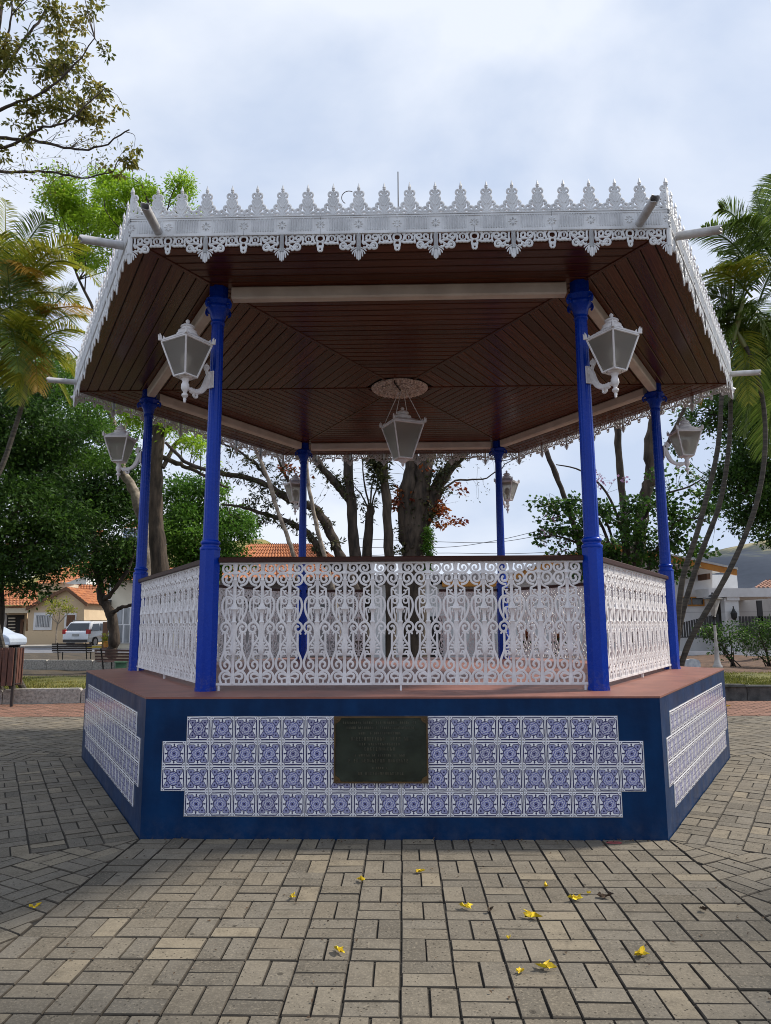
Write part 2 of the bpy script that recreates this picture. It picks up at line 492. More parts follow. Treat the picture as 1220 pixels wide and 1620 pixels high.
# strip in front of every visible face, and a turned wedge at every corner between two strips
def strip(k, depth, half=SB/2):
    a = face_rz(k); nx, ny = math.sin(a), -math.cos(a); tx, ty = math.cos(a), math.sin(a)
    pl = [(-nx, -ny, -(APB+0.004)), (tx, ty, half), (-tx, -ty, half)]
    pl += [(-ny*0+0, 1, 3.25)]
    return basket(-half-.2, half+.2, -depth, 0.0, a, nx*APB, ny*APB, pl)
def wedge(k, depth):
    """between face k-1 and face k, at corner k"""
    c = hexpt(k, SB); a0, a1 = face_rz(k-1), face_rz(k)
    am = (a0+a1)/2; nx, ny = math.sin(am), -math.cos(am)
    t0 = (math.cos(a0), math.sin(a0)); t1 = (math.cos(a1), math.sin(a1))
    pl = [(-t0[0], -t0[1], -(t0[0]*c[0]+t0[1]*c[1]+.006)), (t1[0], t1[1], t1[0]*c[0]+t1[1]*c[1]-.006), (0, 1, 3.25)]
    return basket(-depth*0.62, depth*0.62, -depth, 0.0, am, c[0], c[1], pl)
pavers += strip(0, 3.6)
pavers += strip(1, 6.4) + strip(-1, 6.4)
pavers += wedge(0, 6.5) + wedge(1, 6.5)
pavers += wedge(2, 6.5) + wedge(-1, 6.5)
pavers += strip(2, 5.0) + strip(-2, 5.0)
fx = lambda P: (sum(p[0] for p in P)/len(P), sum(p[1] for p in P)/len(P))
def in_view(P, m=40):
    x, y = fx(P); v = np.array([x, y, 0.0])-CAM_P; d = v @ _f
    if d < 0.5: return None
    px, py = 610+FPX*(v @ _r)/d, 810-FPX*(v @ _u)/d
    if px < -m or px > 1220+m or py > 1620+m*3: return None
    return area(P)/(d**3)
cand = sorted([(in_view(P), P) for P in pavers if in_view(P)], key=lambda t: -t[0])
near = {id(P) for s, P in cand[:296]}
beyond = [P for P in pavers if id(P) not in near and in_view(P, 1000)]
def paver_mesh(mb, P, z=0.0, dz=0.0, tilt=(0, 0)):
    cx, cy = fx(P); n = len(P)
    rnd = 0.0034
    vs = []
    for x, y in P: vs.append((x, y, -0.018))
    for x, y in P: vs.append((x, y, z+dz-0.0045+tilt[0]*(x-cx)+tilt[1]*(y-cy)))
    for x, y in P:
        L = math.hypot(x-cx, y-cy)
        vs.append((x+(cx-x)/L*rnd*1.3, y+(cy-y)/L*rnd*1.3, z+dz+tilt[0]*(x-cx)+tilt[1]*(y-cy)))
    fs = [tuple(range(2*n, 3*n))]
    for lvl in (0, 1):
        fs += [(lvl*n+i, lvl*n+(i+1) % n, (lvl+1)*n+(i+1) % n, (lvl+1)*n+i) for i in range(n)]
    mb.add(vs, fs)
def edge_dirt(me):
    me.materials.append(MAT['paver_edge'])
    z = np.empty(len(me.polygons)*3); me.polygons.foreach_get('normal', z)
    me.polygons.foreach_set('material_index', (z.reshape(-1, 3)[:, 2] < .96).astype(np.int32))
shared = {}
for s, P in cand[:296]:
    cx, cy = fx(P)
    key = None
    if len(P) == 4 and abs(area(P)-(PITCHP-GAP)*(PITCHP/2-GAP)) < 1e-5:
        e0 = (P[1][0]-P[0][0], P[1][1]-P[0][1]); key = (round(e0[0], 4), round(e0[1], 4))
    if key is None or key not in shared:
        mb = MB(); paver_mesh(mb, [(x-cx, y-cy) for x, y in P]); me = mb.mesh('paver', 'paver'); edge_dirt(me)
        if key: shared[key] = me
    else: me = shared[key]
    o = place('paver', me, plaza, (cx, cy, random.uniform(-.002, .002)))
    o.rotation_euler = (random.gauss(0, .006), random.gauss(0, .006), random.gauss(0, .004))
def tone_attr(o, vals):
    at_ = o.data.attributes.new('tone', 'FLOAT', 'FACE'); at_.data.foreach_set('value', np.array(vals, dtype=np.float32))
def paver_field(name, polys, mat, parent):
    mb = MB(); tones = []
    for P in polys:
        n0 = len(mb.f)
        paver_mesh(mb, P, 0.0, random.uniform(-.0025, .0025), (random.gauss(0, .006), random.gauss(0, .006)))
        tones += [random.random()]*(len(mb.f)-n0)
    o = mb.build(name, mat, parent, kind='stuff'); tone_attr(o, tones); edge_dirt(o.data)
    return o
paver_field('further_pavers', beyond, 'paver', plaza)
# red paver walk behind, straight courses
red = []
for j in range(20):
    y = 3.28+j*0.103
    for i in range(-70, 70):
        x = i*0.206+(0.103 if j % 2 else 0)
        if abs(x) < 3.4 and y < 3.0: continue
        P = [(x+.004, y+.004), (x+.202, y+.004), (x+.202, y+.099), (x+.004, y+.099)]
        if in_view(P, 900): red.append(P)
paver_field('red_walk_pavers', red, 'paver_red', plaza)

# ================================================================== THE BANDSTAND
stand = thing('bandstand', 'open hexagonal bandstand with blue posts, white iron railings and a tiled navy base', 'bandstand')
base = MB().prism_z([tuple(hexpt(k, SB)) for k in range(6)], -0.015, HB-0.012).build('base', 'navy', stand)
MB().prism_z([tuple(hexpt(k, SB+0.004)) for k in range(6)], HB-0.0118, HB).build('floor', 'floor_red', stand)
# glazed tiles on the three faces in view
TP = 0.15285; Z0 = 0.1325
tm = MB(); h = TP/2-0.0018; c = 0.0025
tm.add([(-h,0,-h),(h,0,-h),(h,0,h),(-h,0,h),(-h,-.0035,-h),(h,-.0035,-h),(h,-.0035,h),(-h,-.0035,h),
        (-h+c,-.005,-h+c),(h-c,-.005,-h+c),(h-c,-.005,h-c),(-h+c,-.005,h-c)],
       [(0,1,5,4),(1,2,6,5),(2,3,7,6),(3,0,4,7),(4,5,9,8),(5,6,10,9),(6,7,11,10),(7,4,8,11),(8,9,10,11)])
tile_me = tm.mesh('tile', 'tile')
for k in (0, 1, -1):
    bed = MB()
    for r_, n in ((0, 18), (1, 20), (2, 20), (3, 18)):
        bed.box(-n*TP/2-.002, n*TP/2+.002, -APB-.0022, -APB+.004, Z0+r_*TP-(.002 if r_ == 0 else -.0001), Z0+(r_+1)*TP+(.002 if r_ == 3 else 0))
    bed.build('grout_bed', 'grout', base, rz=face_rz(k))
    for r_, n in ((0, 18), (1, 20), (2, 20), (3, 18)):
        for i in range(n):
            x = -n*TP/2+(i+.5)*TP; z = Z0+(r_+.5)*TP
            if k == 0 and -0.345 < x < 0.085 and z > 0.42: continue      # behind the plaque
            o = place('tile', tile_me, base, face_xf(k, x, -APB-.0016, z), face_rz(k))
            o.rotation_euler = (random.gauss(0, .004), random.gauss(0, .006), face_rz(k)+random.gauss(0, .004))

# ---- posts
def fluted(a, z): return 1.0-0.055*(0.5+0.5*math.cos(14*a)) if 1.95 < z < 3.60 else 1.0
def cap_mod(a, z): return 1.0+0.16*max(0, math.cos(4*a))*min(1, max(0, (z-3.66)/.10)) if z < 3.80 else 1.0
pb = MB(); n8 = [(0.071/math.cos(PI/8)*math.cos(PI/8+i*PI/4), 0.071/math.cos(PI/8)*math.sin(PI/8+i*PI/4)) for i in range(8)]
pb.prism_z(n8, HB, 1.865)
pb_me = pb.mesh('post_base', 'post_blue')
foot_me = MB().prism_z([(x*1.06, y*1.06) for x, y in n8], HB, HB+.022).mesh('post_foot', 'post_blue')
col_me = MB().lathe([(r_*.875, z_) for r_, z_ in ((.07,1.858),(.084,1.864),(.088,1.875),(.084,1.886),(.072,1.892),(.072,1.905),(.080,1.912),(.082,1.922),(.078,1.932),(.066,1.94),(.064,1.955))], 28).mesh('collar', 'post_blue', True)
shaft_me = MB().lathe([(.056,1.95),(.056,1.99),(.055,2.1),(.053,2.5),(.050,3.0),(.0465,3.5),(.046,3.58),(.046,3.62)], 84, mod=fluted).mesh('shaft', 'post_blue', True)
cap_me = MB().lathe([(r_*.88, z_) for r_, z_ in ((.053,3.60),(.060,3.606),(.062,3.616),(.056,3.624),(.056,3.64),(.064,3.66),(.070,3.69),(.086,3.715),(.097,3.735),(.092,3.75),(.086,3.757),(.098,3.772),(.112,3.79),(.108,3.806),(.094,3.812))], 48, mod=cap_mod).mesh('capital', 'post_blue', True)
blk = MB(); blk.prism_z([(x*.98, y*.98) for x, y in n8], 3.808, ZC-.002); blk_me = blk.mesh('capital_block', 'post_blue')
vol = MB()
for q in range(4):                                    # small volutes on the capital's four corners
    a = q*PI/2
    p = [(0.062+x, 0, z) for x, z in spiral(.035, 3.745, .036, .008, -60, 1.2, 16)]
    p = [(x*math.cos(a), x*math.sin(a), z) for x, _, z in p]
    vol.tube(p, .010, 6)
vol_me = vol.mesh('volute', 'post_blue', True)
for k in range(6):
    p = hexpt(k, SPST); rz = math.radians(-120+60*k)
    po = place('post', shaft_me, stand, (p[0], p[1], 0), rz)
    place('post_base', pb_me, po, rz=math.radians(22.5*0)); place('post_foot', foot_me, po); place('collar', col_me, po)
    cp = place('capital', cap_me, po); place('capital_block', blk_me, po); place('volute', vol_me, po)

# ---- cast-iron railing motif (one pierced baluster, drawn as strokes in mm-like units)
U = 0.85/1480.0
def strokes_to(mb, strokes, ox=0.0, oz=0.0, U=U, top=1550.0, depth=.62, sides=(1, -1), n=6, k=4, wk=1.28):
    for pts, w in strokes:
        P = smooth_path(pts, k) if len(pts) > 2 else np.array(pts, float)
        for s in sides:
            Q = [(ox+s*x*U, 0.0, oz+(top-y)*U) for x, y in P]
            W = w*U/2*wk
            rr = np.full(len(Q), W)
            if len(Q) > 6: rr[-1] *= .8
            mb.tube(Q, rr, n, flat=((0, 1, 0), depth if not isinstance(depth, tuple) else depth[0]))
RAIL = [
    ([(18,170),(55,188),(105,190),(150,172),(168,130),(150,90),(110,74),(72,90),(62,128),(84,158),(112,152),(122,130),(106,116)], 25),
    ([(70,345),(112,336),(150,312),(170,262),(152,215),(108,195),(66,208),(46,250),(58,292),(92,305),(120,284),(116,252),(98,244)], 25),
    ([(24,290),(30,330),(58,362),(104,384),(114,396),(114,484)], 20),
    ([(14,480),(44,462),(72,440),(60,412),(44,420)], 18),
    ([(112,400),(92,405),(78,420)], 14),
    ([(22,520),(44,498),(84,486),(124,496),(152,532),(164,590),(158,650),(138,712),(104,770),(70,816),(40,862),(26,920),(34,985),(66,1040),(104,1090),(116,1106)], 24),
    ([(112,500),(112,800)], 17),
    ([(52,500),(86,508),(100,534),(92,562),(66,572),(44,556),(44,530),(62,522)], 17),
    ([(10,640),(34,624),(72,626),(100,648),(110,700)], 19),
    ([(40,636),(52,668),(44,690)], 14),
    ([(78,640),(80,690),(66,740),(70,790)], 18),
    ([(30,900),(40,850),(66,816),(106,802),(150,822),(168,866),(152,910),(112,924),(84,900),(84,866),(108,850),(124,868)], 24),
    ([(80,950),(88,934),(118,928),(148,938),(150,956)], 18),
    ([(112,936),(112,1104)], 24),
    ([(76,960),(62,985),(48,1000)], 13),
    ([(0,1150),(36,1122),(92,1126)], 20), ([(0,1145),(34,1100),(76,1082)], 20), ([(0,1140),(22,1078),(46,1044)], 20),
    ([(52,1200),(62,1166),(86,1160),(92,1186),(76,1198)], 15),
    ([(0,1196),(84,1196)], 20),
    ([(112,1090),(118,1160),(146,1226),(166,1290),(158,1350),(124,1392),(76,1390),(44,1356),(44,1310),(74,1286),(106,1300),(110,1334),(84,1348)], 25),
    ([(114,1120),(104,1200),(104,1240),(70,1272),(34,1300)], 19),
    ([(84,1196),(100,1226)], 16),
    ([(150,1546),(168,1500),(166,1450),(132,1410),(92,1402),(50,1420),(30,1452),(52,1440),(92,1432),(124,1452),(118,1486),(92,1494)], 25),
    ([(30,1480),(62,1488),(88,1500),(84,1545)], 20),
]
bal = MB(); strokes_to(bal, [([(x*.95, y) for x, y in p], w) for p, w in RAIL])
def stem(pts):
    bal.tube([(0, 0, (1550-y)*U) for y, w in pts], [w*U/2*1.2 for y, w in pts], 6, flat=((0, 1, 0), .75))
stem([(72,60),(110,52),(150,40),(175,44),(200,62),(215,40),(260,34),(275,54),(290,40),(400,36),(560,34),(600,70),(640,90),(660,56),(700,36),(780,40),(800,66),(815,48),(900,58),(980,44),(1060,58),(1140,66),(1190,56),(1205,34),(1400,34),(1470,48),(1500,60),(1530,56),(1556,64)])
stem([(1000,6),(1040,34),(1120,44)])
bal_me = bal.mesh('baluster', 'white_iron', True)
NB = 13; BW = 0.1996; RZ0, RZ1 = 0.915, 1.765
Yp = -SPST*R3
hl = SPST/2-.075
def rail_bars(segs):
    mb = MB()
    for x0, x1 in segs:
        mb.box(x0, x1, Yp-.011, Yp+.011, RZ0-.012, RZ0+.004)
        mb.box(x0, x1, Yp-.011, Yp+.011, RZ1-.003, RZ1+.010)
        for fx_ in (x0+.02, (x0+x1)/2, x1-.02):
            mb.box(fx_-.007, fx_+.007, Yp-.008, Yp+.008, HB-.002, RZ0-.012)
    return mb
def hand(segs):
    mb = MB()
    for x0, x1 in segs:
        n0 = [(Yp-.036, 1.778), (Yp-.030, 1.7755), (Yp+.030, 1.7755), (Yp+.036, 1.778), (Yp+.036, 1.806), (Yp+.026, 1.813), (Yp-.026, 1.813), (Yp-.036, 1.806)]
        m = len(n0)
        mb.add([(x0, y, z) for y, z in n0]+[(x1, y, z) for y, z in n0],
               [tuple(range(m-1, -1, -1)), tuple(range(m, 2*m))]+[(i, (i+1) % m, (i+1) % m+m, i+m) for i in range(m)])
    return mb
full = [(-hl, hl)]; gate = [(-hl, -0.52), (0.52, hl)]
bars_me, hand_me = rail_bars(full).mesh('railing', 'white_iron'), hand(full).mesh('handrail', 'handrail')
for k in range(6):
    for seg in (gate if k == 3 else full):                # the far side has its entrance in the middle
        g = k == 3
        ro = place('railing', rail_bars([seg]).mesh('railing', 'white_iron') if g else bars_me, stand, rz=face_rz(k))
        place('handrail', hand([seg]).mesh('handrail', 'handrail') if g else hand_me, ro)
        for i in range(NB):
            x = (i-(NB-1)/2)*BW
            if g and (abs(x) < 0.58 or not seg[0] < x < seg[1]): continue
            place('baluster', bal_me, ro, (x, Yp, RZ0))

# ---- beams, ceiling
beam_me = MB().cbox(-.045, .045, -1.28, 1.28, 3.802, ZC-.003, .012).mesh('beam', 'cream_beam')
for k in range(6):
    x, y, _ = face_xf(k, 0, Yp, 0)
    place('beam', beam_me, stand, (x, y, 0), face_rz(k)+PI/2)
ceiling = MB().prism_z([tuple(hexpt(k, SEV-.03)) for k in range(6)], ZC+.016, ZC+.04).build('ceiling', 'dark_gap', stand)
APE = SEV*R3
BWD = 0.1035
nb = int((APE-.02-.24)/BWD)
for j in range(nb):
    ao = APE-.02-j*BWD; ai = ao-BWD+.0065
    def hw(a): return a/R3/2-.011
    xo, xi = hw(ao), hw(ai); ch = .006
    mb = MB()
    # local y outward is negative; trapezoid with chamfered lower long edges
    top = [(-xo, -ao), (xo, -ao), (xi, -ai), (-xi, -ai)]
    low = [(-xo+.002, -ao+ch), (xo-.002, -ao+ch), (xi-.002, -ai-ch), (-xi+.002, -ai-ch)]
    mid_ = (ao+ai)/2
    mb.add([(x, y+mid_, ZC+.016) for x, y in top]+[(x, y+mid_, ZC+.004) for x, y in top]+[(x, y+mid_, ZC) for x, y in low],
           [(0,1,5,4),(1,2,6,5),(2,3,7,6),(3,0,4,7),(4,5,9,8),(5,6,10,9),(6,7,11,10),(7,4,8,11),(11,10,9,8)][::1])
    me = mb.mesh('ceiling_board', 'ceil')
    for k in range(6):
        place('ceiling_board', me, ceiling, face_xf(k, 0, -mid_, 0), face_rz(k))
hip_me = MB().cbox(-.017, .017, .2, SEV-.06, ZC-.007, ZC+.012, .004).mesh('ceiling_strip', 'ceil')
for k in range(6):
    p = hexpt(k, 1.0); place('ceiling_strip', hip_me, ceiling, (0, 0, 0), math.atan2(p[1], p[0])-PI/2)
med = MB().lathe([(.0,-.045),(.03,-.042),(.06,-.03),(.12,-.026),(.135,-.034),(.15,-.026),(.24,-.022),(.262,-.03),(.29,-.026),(.31,-.012),(.312,0)][::-1], 56,
                 mod=lambda a, z: 1.0).build('medallion', 'medal', ceiling, (.0, 0, ZC-.001), smooth=True)
orn = MB()
for ring_r, cnt, rr in ((.10, 12, .022), (.20, 22, .026), (.275, 34, .018)):
    for i in range(cnt):
        a = 2*PI*i/cnt
        orn.ball((ring_r*math.cos(a), ring_r*math.sin(a), -.028), rr, 6, (1, 1, .45))
orn.build('relief', 'medal', ceiling, (0, 0, ZC-.001), smooth=True, kind='stuff')
place('cornice_seam', MB().box(-.003, .003, -.31, -.02, -.05, -.012).mesh('cornice_seam', 'dark_gap'), ceiling, (.02, 0, ZC-.003), math.radians(-14))

# ---- eaves: gutter, pierced panels, drain pipes, roof
PWID = SEV/7.0
V = PWID/1107.0
ZB = 4.060                      # top of the flat band
def fin(x):                     # strokes of one finial centred on x (right side only is listed)
    return [
        ([(8,0),(40,30),(80,48),(120,34),(168,30),(176,72),(146,96),(112,84),(116,56),(140,54)], 26),
        ([(10,10),(26,70),(58,110),(60,150),(84,170),(112,152),(110,122),(86,118)], 26),
        ([(16,130),(52,190),(66,228),(50,262)], 26), ([(14,180),(44,240),(36,280)], 22),
        ([(8,262),(30,288),(58,294),(70,326),(54,356),(26,354),(22,334),(38,324)], 20),
    ]
def panel(sides, fins):
    mb = MB(); d = .013
    x0 = -PWID/2 if -1 in sides else 0.0; x1 = PWID/2 if 1 in sides else 0.0
    x0 += .0012 if -1 in sides else 0; x1 -= .0012 if 1 in sides else 0
    mb.box(x0, x1, -.005, .005, ZB-.140, ZB)
    for za, zb, dd in ((-.010, .0, .012), (-.024, -.013, .009), (-.128, -.118, .009), (-.142, -.130, .012)):
        mb.box(x0, x1, -dd, dd, ZB+za, ZB+zb)
    for s in sides:
        for i in range(15):                                   # rope and bead courses
            xx = s*(18+i*37.5)*V
            if abs(xx) > PWID/2-.006: continue
            mb.ball((xx, 0, ZB-.004), .0085, 6, (1.1, 1.75, .8)); mb.ball((xx, 0, ZB-.136), .0085, 6, (1.1, 1.75, .8))
        for i in range(9):                                    # reeds
            xx = s*(130+i*36)*V
            mb.tube([(xx, 0, ZB-.117), (xx, 0, ZB-.026)], .0046, 6, flat=((0, 1, 0), 3.2))
        for cx in (0, 553):                                   # rosettes
            for an in (0, 45, 90, 135, 180, 225, 270, 315):
                ex = math.cos(math.radians(an)); ez = math.sin(math.radians(an))
                xa = cx*V+ex*.034
                if xa < -.001 or xa > PWID/2+.001: continue
                if cx == 0 and ex < -.01: continue
                mb.tube([(s*(cx*V+ex*.006), 0, ZB-.071+ez*.006), (s*(cx*V+ex*.022), 0, ZB-.071+ez*.022), (s*xa, 0, ZB-.071+ez*.034)], [.003, .0075, .003], 6, flat=((0, 1, 0), 1.7))
        mb.box(s*92*V-.003, s*92*V+.003, -.009, .009, ZB-.116, ZB-.026); mb.box(s*455*V-.003, s*455*V+.003, -.009, .009, ZB-.116, ZB-.026)
        low = [                                              # y measured downwards from the band top
            ([(0,300),(0,560)], 52), ([(60,310),(66,380),(56,430),(86,470)], 24),
            ([(100,350),(150,320),(172,356),(150,396),(112,388),(112,356)], 26),
            ([(60,440),(110,420),(170,410),(216,420),(262,392),(276,350),(252,318),(216,326),(204,362),(232,384),(250,358)], 26),
            ([(60,460),(100,450),(124,486),(98,520),(66,506)], 26),
            ([(124,470),(160,492),(176,520),(150,536),(136,512)], 26),
            ([(176,500),(186,460),(226,444),(262,470),(256,520),(212,532),(190,506),(210,482),(232,496)], 28),
            ([(280,318),(306,360),(300,420)], 24), ([(290,430),(350,446),(392,438)], 28), ([(392,438),(450,446),(500,424)], 28),
            ([(346,400),(342,350),(386,320),(430,346),(432,400)], 24), ([(350,410),(390,422),(428,410)], 26), ([(378,372),(396,372)], 36),
            ([(448,330),(456,380),(470,420)], 26), ([(300,310),(340,318)], 24), ([(432,318),(480,312)], 24),
            ([(553,312),(512,328),(500,368),(514,404),(553,418)], 26),
            ([(520,420),(514,470),(526,510),(544,500),(536,470)], 24), ([(526,500),(526,540),(550,566)], 26),
        ]
        strokes_to(mb, low, U=V, top=0.0, oz=ZB, depth=.8, sides=(s,), n=6, k=3, wk=1.3)
        for bx in (300, 350, 400, 450):
            mb.ball((s*bx*V, 0, ZB-446*V), .010, 6)
        palm = [([(0,500),(30,560),(22,690)], 26), ([(6,520),(50,580),(56,650)], 24), ([(10,520),(72,570),(92,612)], 22), ([(14,500),(84,540),(112,566)], 20)]
        strokes_to(mb, palm, U=V, top=0.0, oz=ZB, depth=.9, sides=(s,), n=6, k=3, wk=.86)
    mb.tube([(0, 0, ZB-500*V), (0, 0, ZB-620*V), (0, 0, ZB-706*V)], [.010, .009, .005], 6)
    for fxx, ss in fins:
        st = [([(x, -y) for x, y in p], w) for p, w in fin(0)]
        strokes_to(mb, st, U=V, top=0.0, oz=ZB, ox=fxx*V, depth=.75, sides=ss, n=6, k=3, wk=1.72)
        ws = [(0,64),(60,72),(120,100),(170,120),(215,120),(250,96),(300,66),(350,54)]
        if len(ss) == 2: mb.tube([(fxx*V, 0, ZB+y*V) for y, w in ws], [w*V/2 for y, w in ws], 8, flat=((0, 1, 0), .22))
        ys = [(0,26),(60,18),(150,26),(220,44),(270,34),(330,26),(376,30),(388,54),(398,28),(414,54),(428,46),(500,2)]
        mb.tube([(fxx*V, 0, ZB+y*V) for y, w in ys], [w*V/2 for y, w in ys], 6, flat=((0, 1, 0), .9))
    return mb
pan_full = panel((1, -1), ((0, (1, -1)), (369, (1, -1)), (-369, (1, -1)))).mesh('lambrequin_panel', 'fringe', True)
pan_r = panel((1,), ((0, (1,)), (369, (1, -1)))).mesh('lambrequin_panel', 'fringe', True)
pan_l = panel((-1,), ((0, (-1,)), (-369, (1, -1)))).mesh('lambrequin_panel', 'fringe', True)
MAT['pipe_in'] = simple('dirty_pipe_inside', (0.02, 0.018, 0.016), None, 0.9)
MAT['pipe'] = simple('white_pvc_pipe', (0.55, 0.55, 0.56), (0.38, 0.37, 0.36), 0.4, 12)
MAT['zinc'] = simple('dull_zinc_gutter', (0.12, 0.11, 0.105), (0.07, 0.065, 0.06), 0.6, 5)
gut = MB(); gl = SEV/2-.02
gut.box(-gl, gl, -APE+.014, -APE+.024, ZB-.135, ZB-.01)
gut.box(-gl+.06, gl-.06, -APE+.024, -APE+.16, ZB-.1, ZB-.09)
gut_me = gut.mesh('eave_gutter', 'zinc')
pipe = MB()
nn = 16
for ri, ro_ in ((.0255, .029),):
    vs = []
    for (r_, y) in ((ro_, .02), (ro_, -.285), (ri, -.285), (ri, -.02)):
        for j in range(nn):
            a = 2*PI*j/nn
            yy = y-(.012*math.sin(3*a+.5) if y < -.2 else 0)
            vs.append((r_*math.cos(a), yy, r_*math.sin(a)))
    pipe.add(vs, [(i*nn+j, (i+1)*nn+j, (i+1)*nn+(j+1) % nn, i*nn+(j+1) % nn) for i in range(3) for j in range(nn)])
pipe_me = pipe.mesh('drain_pipe', 'pipe', True)
for k in range(6):
    eo = place('eave_gutter', gut_me, stand, rz=face_rz(k))
    for i in range(1, 7):
        place('lambrequin_panel', pan_full, eo, ((i-3.5)*PWID, -APE, 0))
    # half panels at both ends carry the corner palmettes
    place('lambrequin_panel', pan_r, eo, (-SEV/2+.006, -APE, 0)); place('lambrequin_panel', pan_l, eo, (SEV/2-.006, -APE, 0))
    for px_ in (-1.615, 1.615):
        d = place('drain_pipe', pipe_me, eo, (px_, -APE-.008, 3.955))
        d.rotation_euler = (random.uniform(-.04, .02)+(.11 if k else 0), 0, random.uniform(-.07, .07))
# ---- roof above the fringe: low hip of clay tiles, hip caps, rod
MAT['clay'] = simple('weathered_clay_tile', (0.30, 0.13, 0.075), (0.14, 0.08, 0.06), 0.85, 5, b_scale=30, b_dist=0.006)
MAT['clay_cap'] = simple('grey_mortared_hip_cap', (0.22, 0.19, 0.17), (0.10, 0.09, 0.085), 0.9, 6, b_scale=30, b_dist=0.006)
APX = 4.93; ZE = 4.005
rf = MB()
nst, nrow = 64, 9
for j in range(nrow):
    for i in range(nst):
        pass
def roof_sector(mb, k):
    vs = []; fs = []
    for j in range(nrow+1):
        t = j/nrow; ap = (APE-.05)*(1-t)+.02
        hw_ = ap/R3/2*.999
        for i in range(nst+1):
            x = -hw_+2*hw_*i/nst
            z = ZE+(APX-ZE)*t+.022*math.cos(x/.105*PI)*(1 if t < .98 else 0)
            vs.append(face_xf(k, x, -ap, z))
    w = nst+1
    for j in range(nrow):
        for i in range(nst): fs.append((j*w+i, j*w+i+1, (j+1)*w+i+1, (j+1)*w+i))
    mb.add(vs, fs)
for k in range(6): roof_sector(rf, k)
roof = rf.build('roof', 'clay', stand, smooth=True)
for k in range(6):
    cap = MB(); p = hexpt(k, 1.0)
    for q in range(9):
        s0 = SEV-.09-q*.38; s1 = s0-.40
        if s1 < .1: break
        z = lambda s_: ZE+(APX-ZE)*(1-s_/SEV)+.035
        pts = [(p[0]*s0, p[1]*s0, z(s0)), (p[0]*s1, p[1]*s1, z(s1)+.0)]
        cap.tube(pts, [.085, .066], 10)
    cap.build('hip_cap', 'clay_cap', roof, smooth=True)
MB().tube([(0, 0, APX-.05), (0, 0, APX+.2), (0, 0, 6.51)], [.012, .009, .006], 8).build('roof_rod', 'zinc', roof)
loop = [(x, .0, z) for x, z in spiral(0, 4.26, .05, .05, 60, .5, 12)]
MB().tube([(p[0]-.335, -3.02, p[2]) for p in loop], .003, 5).build('wire_loop', 'zinc', roof)

# ================================================================== LANTERNS
def lantern_meshes(st, sb, hgt):
    """square tapering lantern; z=0 glass bottom, hgt glass top. returns dict of meshes"""
    D = {}
    bot, top = sb/2, st/2
    bars = MB()
    for sx in (-1, 1):
        for sy in (-1, 1):
            bars.tube([(sx*bot, sy*bot, 0), (sx*top, sy*top, hgt)], .0085, 6)
    for s_, z in ((bot, 0), (top, hgt)):
        q = [(-s_, -s_), (s_, -s_), (s_, s_), (-s_, s_)]
        for i in range(4):
            bars.tube([(*q[i], z), (*q[(i+1) % 4], z)], .0095, 6)
    bars.lathe([(.001,-.02),(bot*.9,-.016),(bot*1.2,-.004),(bot*1.2,.002),(.001,.004)], 4, mod=None)
    D['frame'] = bars.mesh('frame', 'white_iron')
    for i in range(4):
        mb = MB(); e = .004
        a = [(-bot+e, -bot+.001, e), (bot-e, -bot+.001, e), (top-e, -top+.001, hgt-e), (-top+e, -top+.001, hgt-e)]
        b = [(x, y+.004, z) for x, y, z in a]
        mb.add(a+b, [(0,1,2,3),(7,6,5,4),(0,4,5,1),(1,5,6,2),(2,6,7,3),(3,7,4,0)])
        D['pane'] = mb.mesh('pane', 'glass')
    rf_ = MB(); t = top
    # pyramid skirt then stepped dome
    q0 = [(-t*1.06, -t*1.06), (t*1.06, -t*1.06), (t*1.06, t*1.06), (-t*1.06, t*1.06)]
    q1 = [(x*.45, y*.45) for x, y in q0]
    zz0, zz1, zz2 = hgt+.008, hgt+.02, hgt+.075
    rf_.add([(*p, zz0) for p in q0]+[(*p, zz1) for p in q0]+[(*p, zz2) for p in q1],
            [(3,2,1,0)]+[(i, (i+1) % 4, (i+1) % 4+4, i+4) for i in range(4)]+[(4+i, 4+(i+1) % 4, 8+(i+1) % 4, 8+i) for i in range(4)]+[(8,9,10,11)])
    D['cover'] = rf_.mesh('cover', 'white_iron')
    k = st/.285
    D['cap'] = MB().lathe([(.085*k,0),(.088*k,.012),(.07*k,.02),(.072*k,.03),(.078*k,.038),(.062*k,.05),(.044*k,.06),(.046*k,.07),(.058*k,.076),(.056*k,.084),(.036*k,.098),(.018*k,.106),(.012*k,.114),(.017*k,.124),(.016*k,.134),(.004,.146)], 20, (0, 0, hgt+.068)).mesh('cap', 'white_iron', True)
    cr = MB()
    for sx in (1,):
        for sy in (1,):
            c0 = np.array([sx*t*1.03, sy*t*1.03, hgt+.012]); dv = np.array([sx, sy, 0])/math.sqrt(2)
            for off, hh, ww in ((-.028, .04, .012), (0.0, .062, .014), (.014, .05, .009)):
                b_ = c0+dv*off
                cr.tube([b_, b_+dv*.004+np.array([0, 0, hh*.6]), b_+dv*.010+np.array([0, 0, hh])], [ww, ww*.8, .002], 6)
    D['corner_crest'] = cr.mesh('corner_crest', 'white_iron', True)
    D['bulb'] = MB().lathe([(.014,.02),(.016,.06),(.03,.09),(.042,.125),(.046,.155),(.036,.19),(.012,.205)], 14).mesh('bulb', 'bulb', True)
    D['drop'] = MB().lathe([(.034,.0),(.030,-.02),(.024,-.03),(.026,-.045),(.032,-.055),(.034,-.085),(.026,-.105),(.018,-.115),(.014,-.13),(.026,-.138),(.028,-.152),(.016,-.168),(.010,-.172),(.014,-.18),(.009,-.2),(.012,-.206),(.003,-.214)][::-1], 14, (0, 0, -.012)).mesh('drop', 'white_iron', True)
    return D
WL = lantern_meshes(.285, .13, .285)
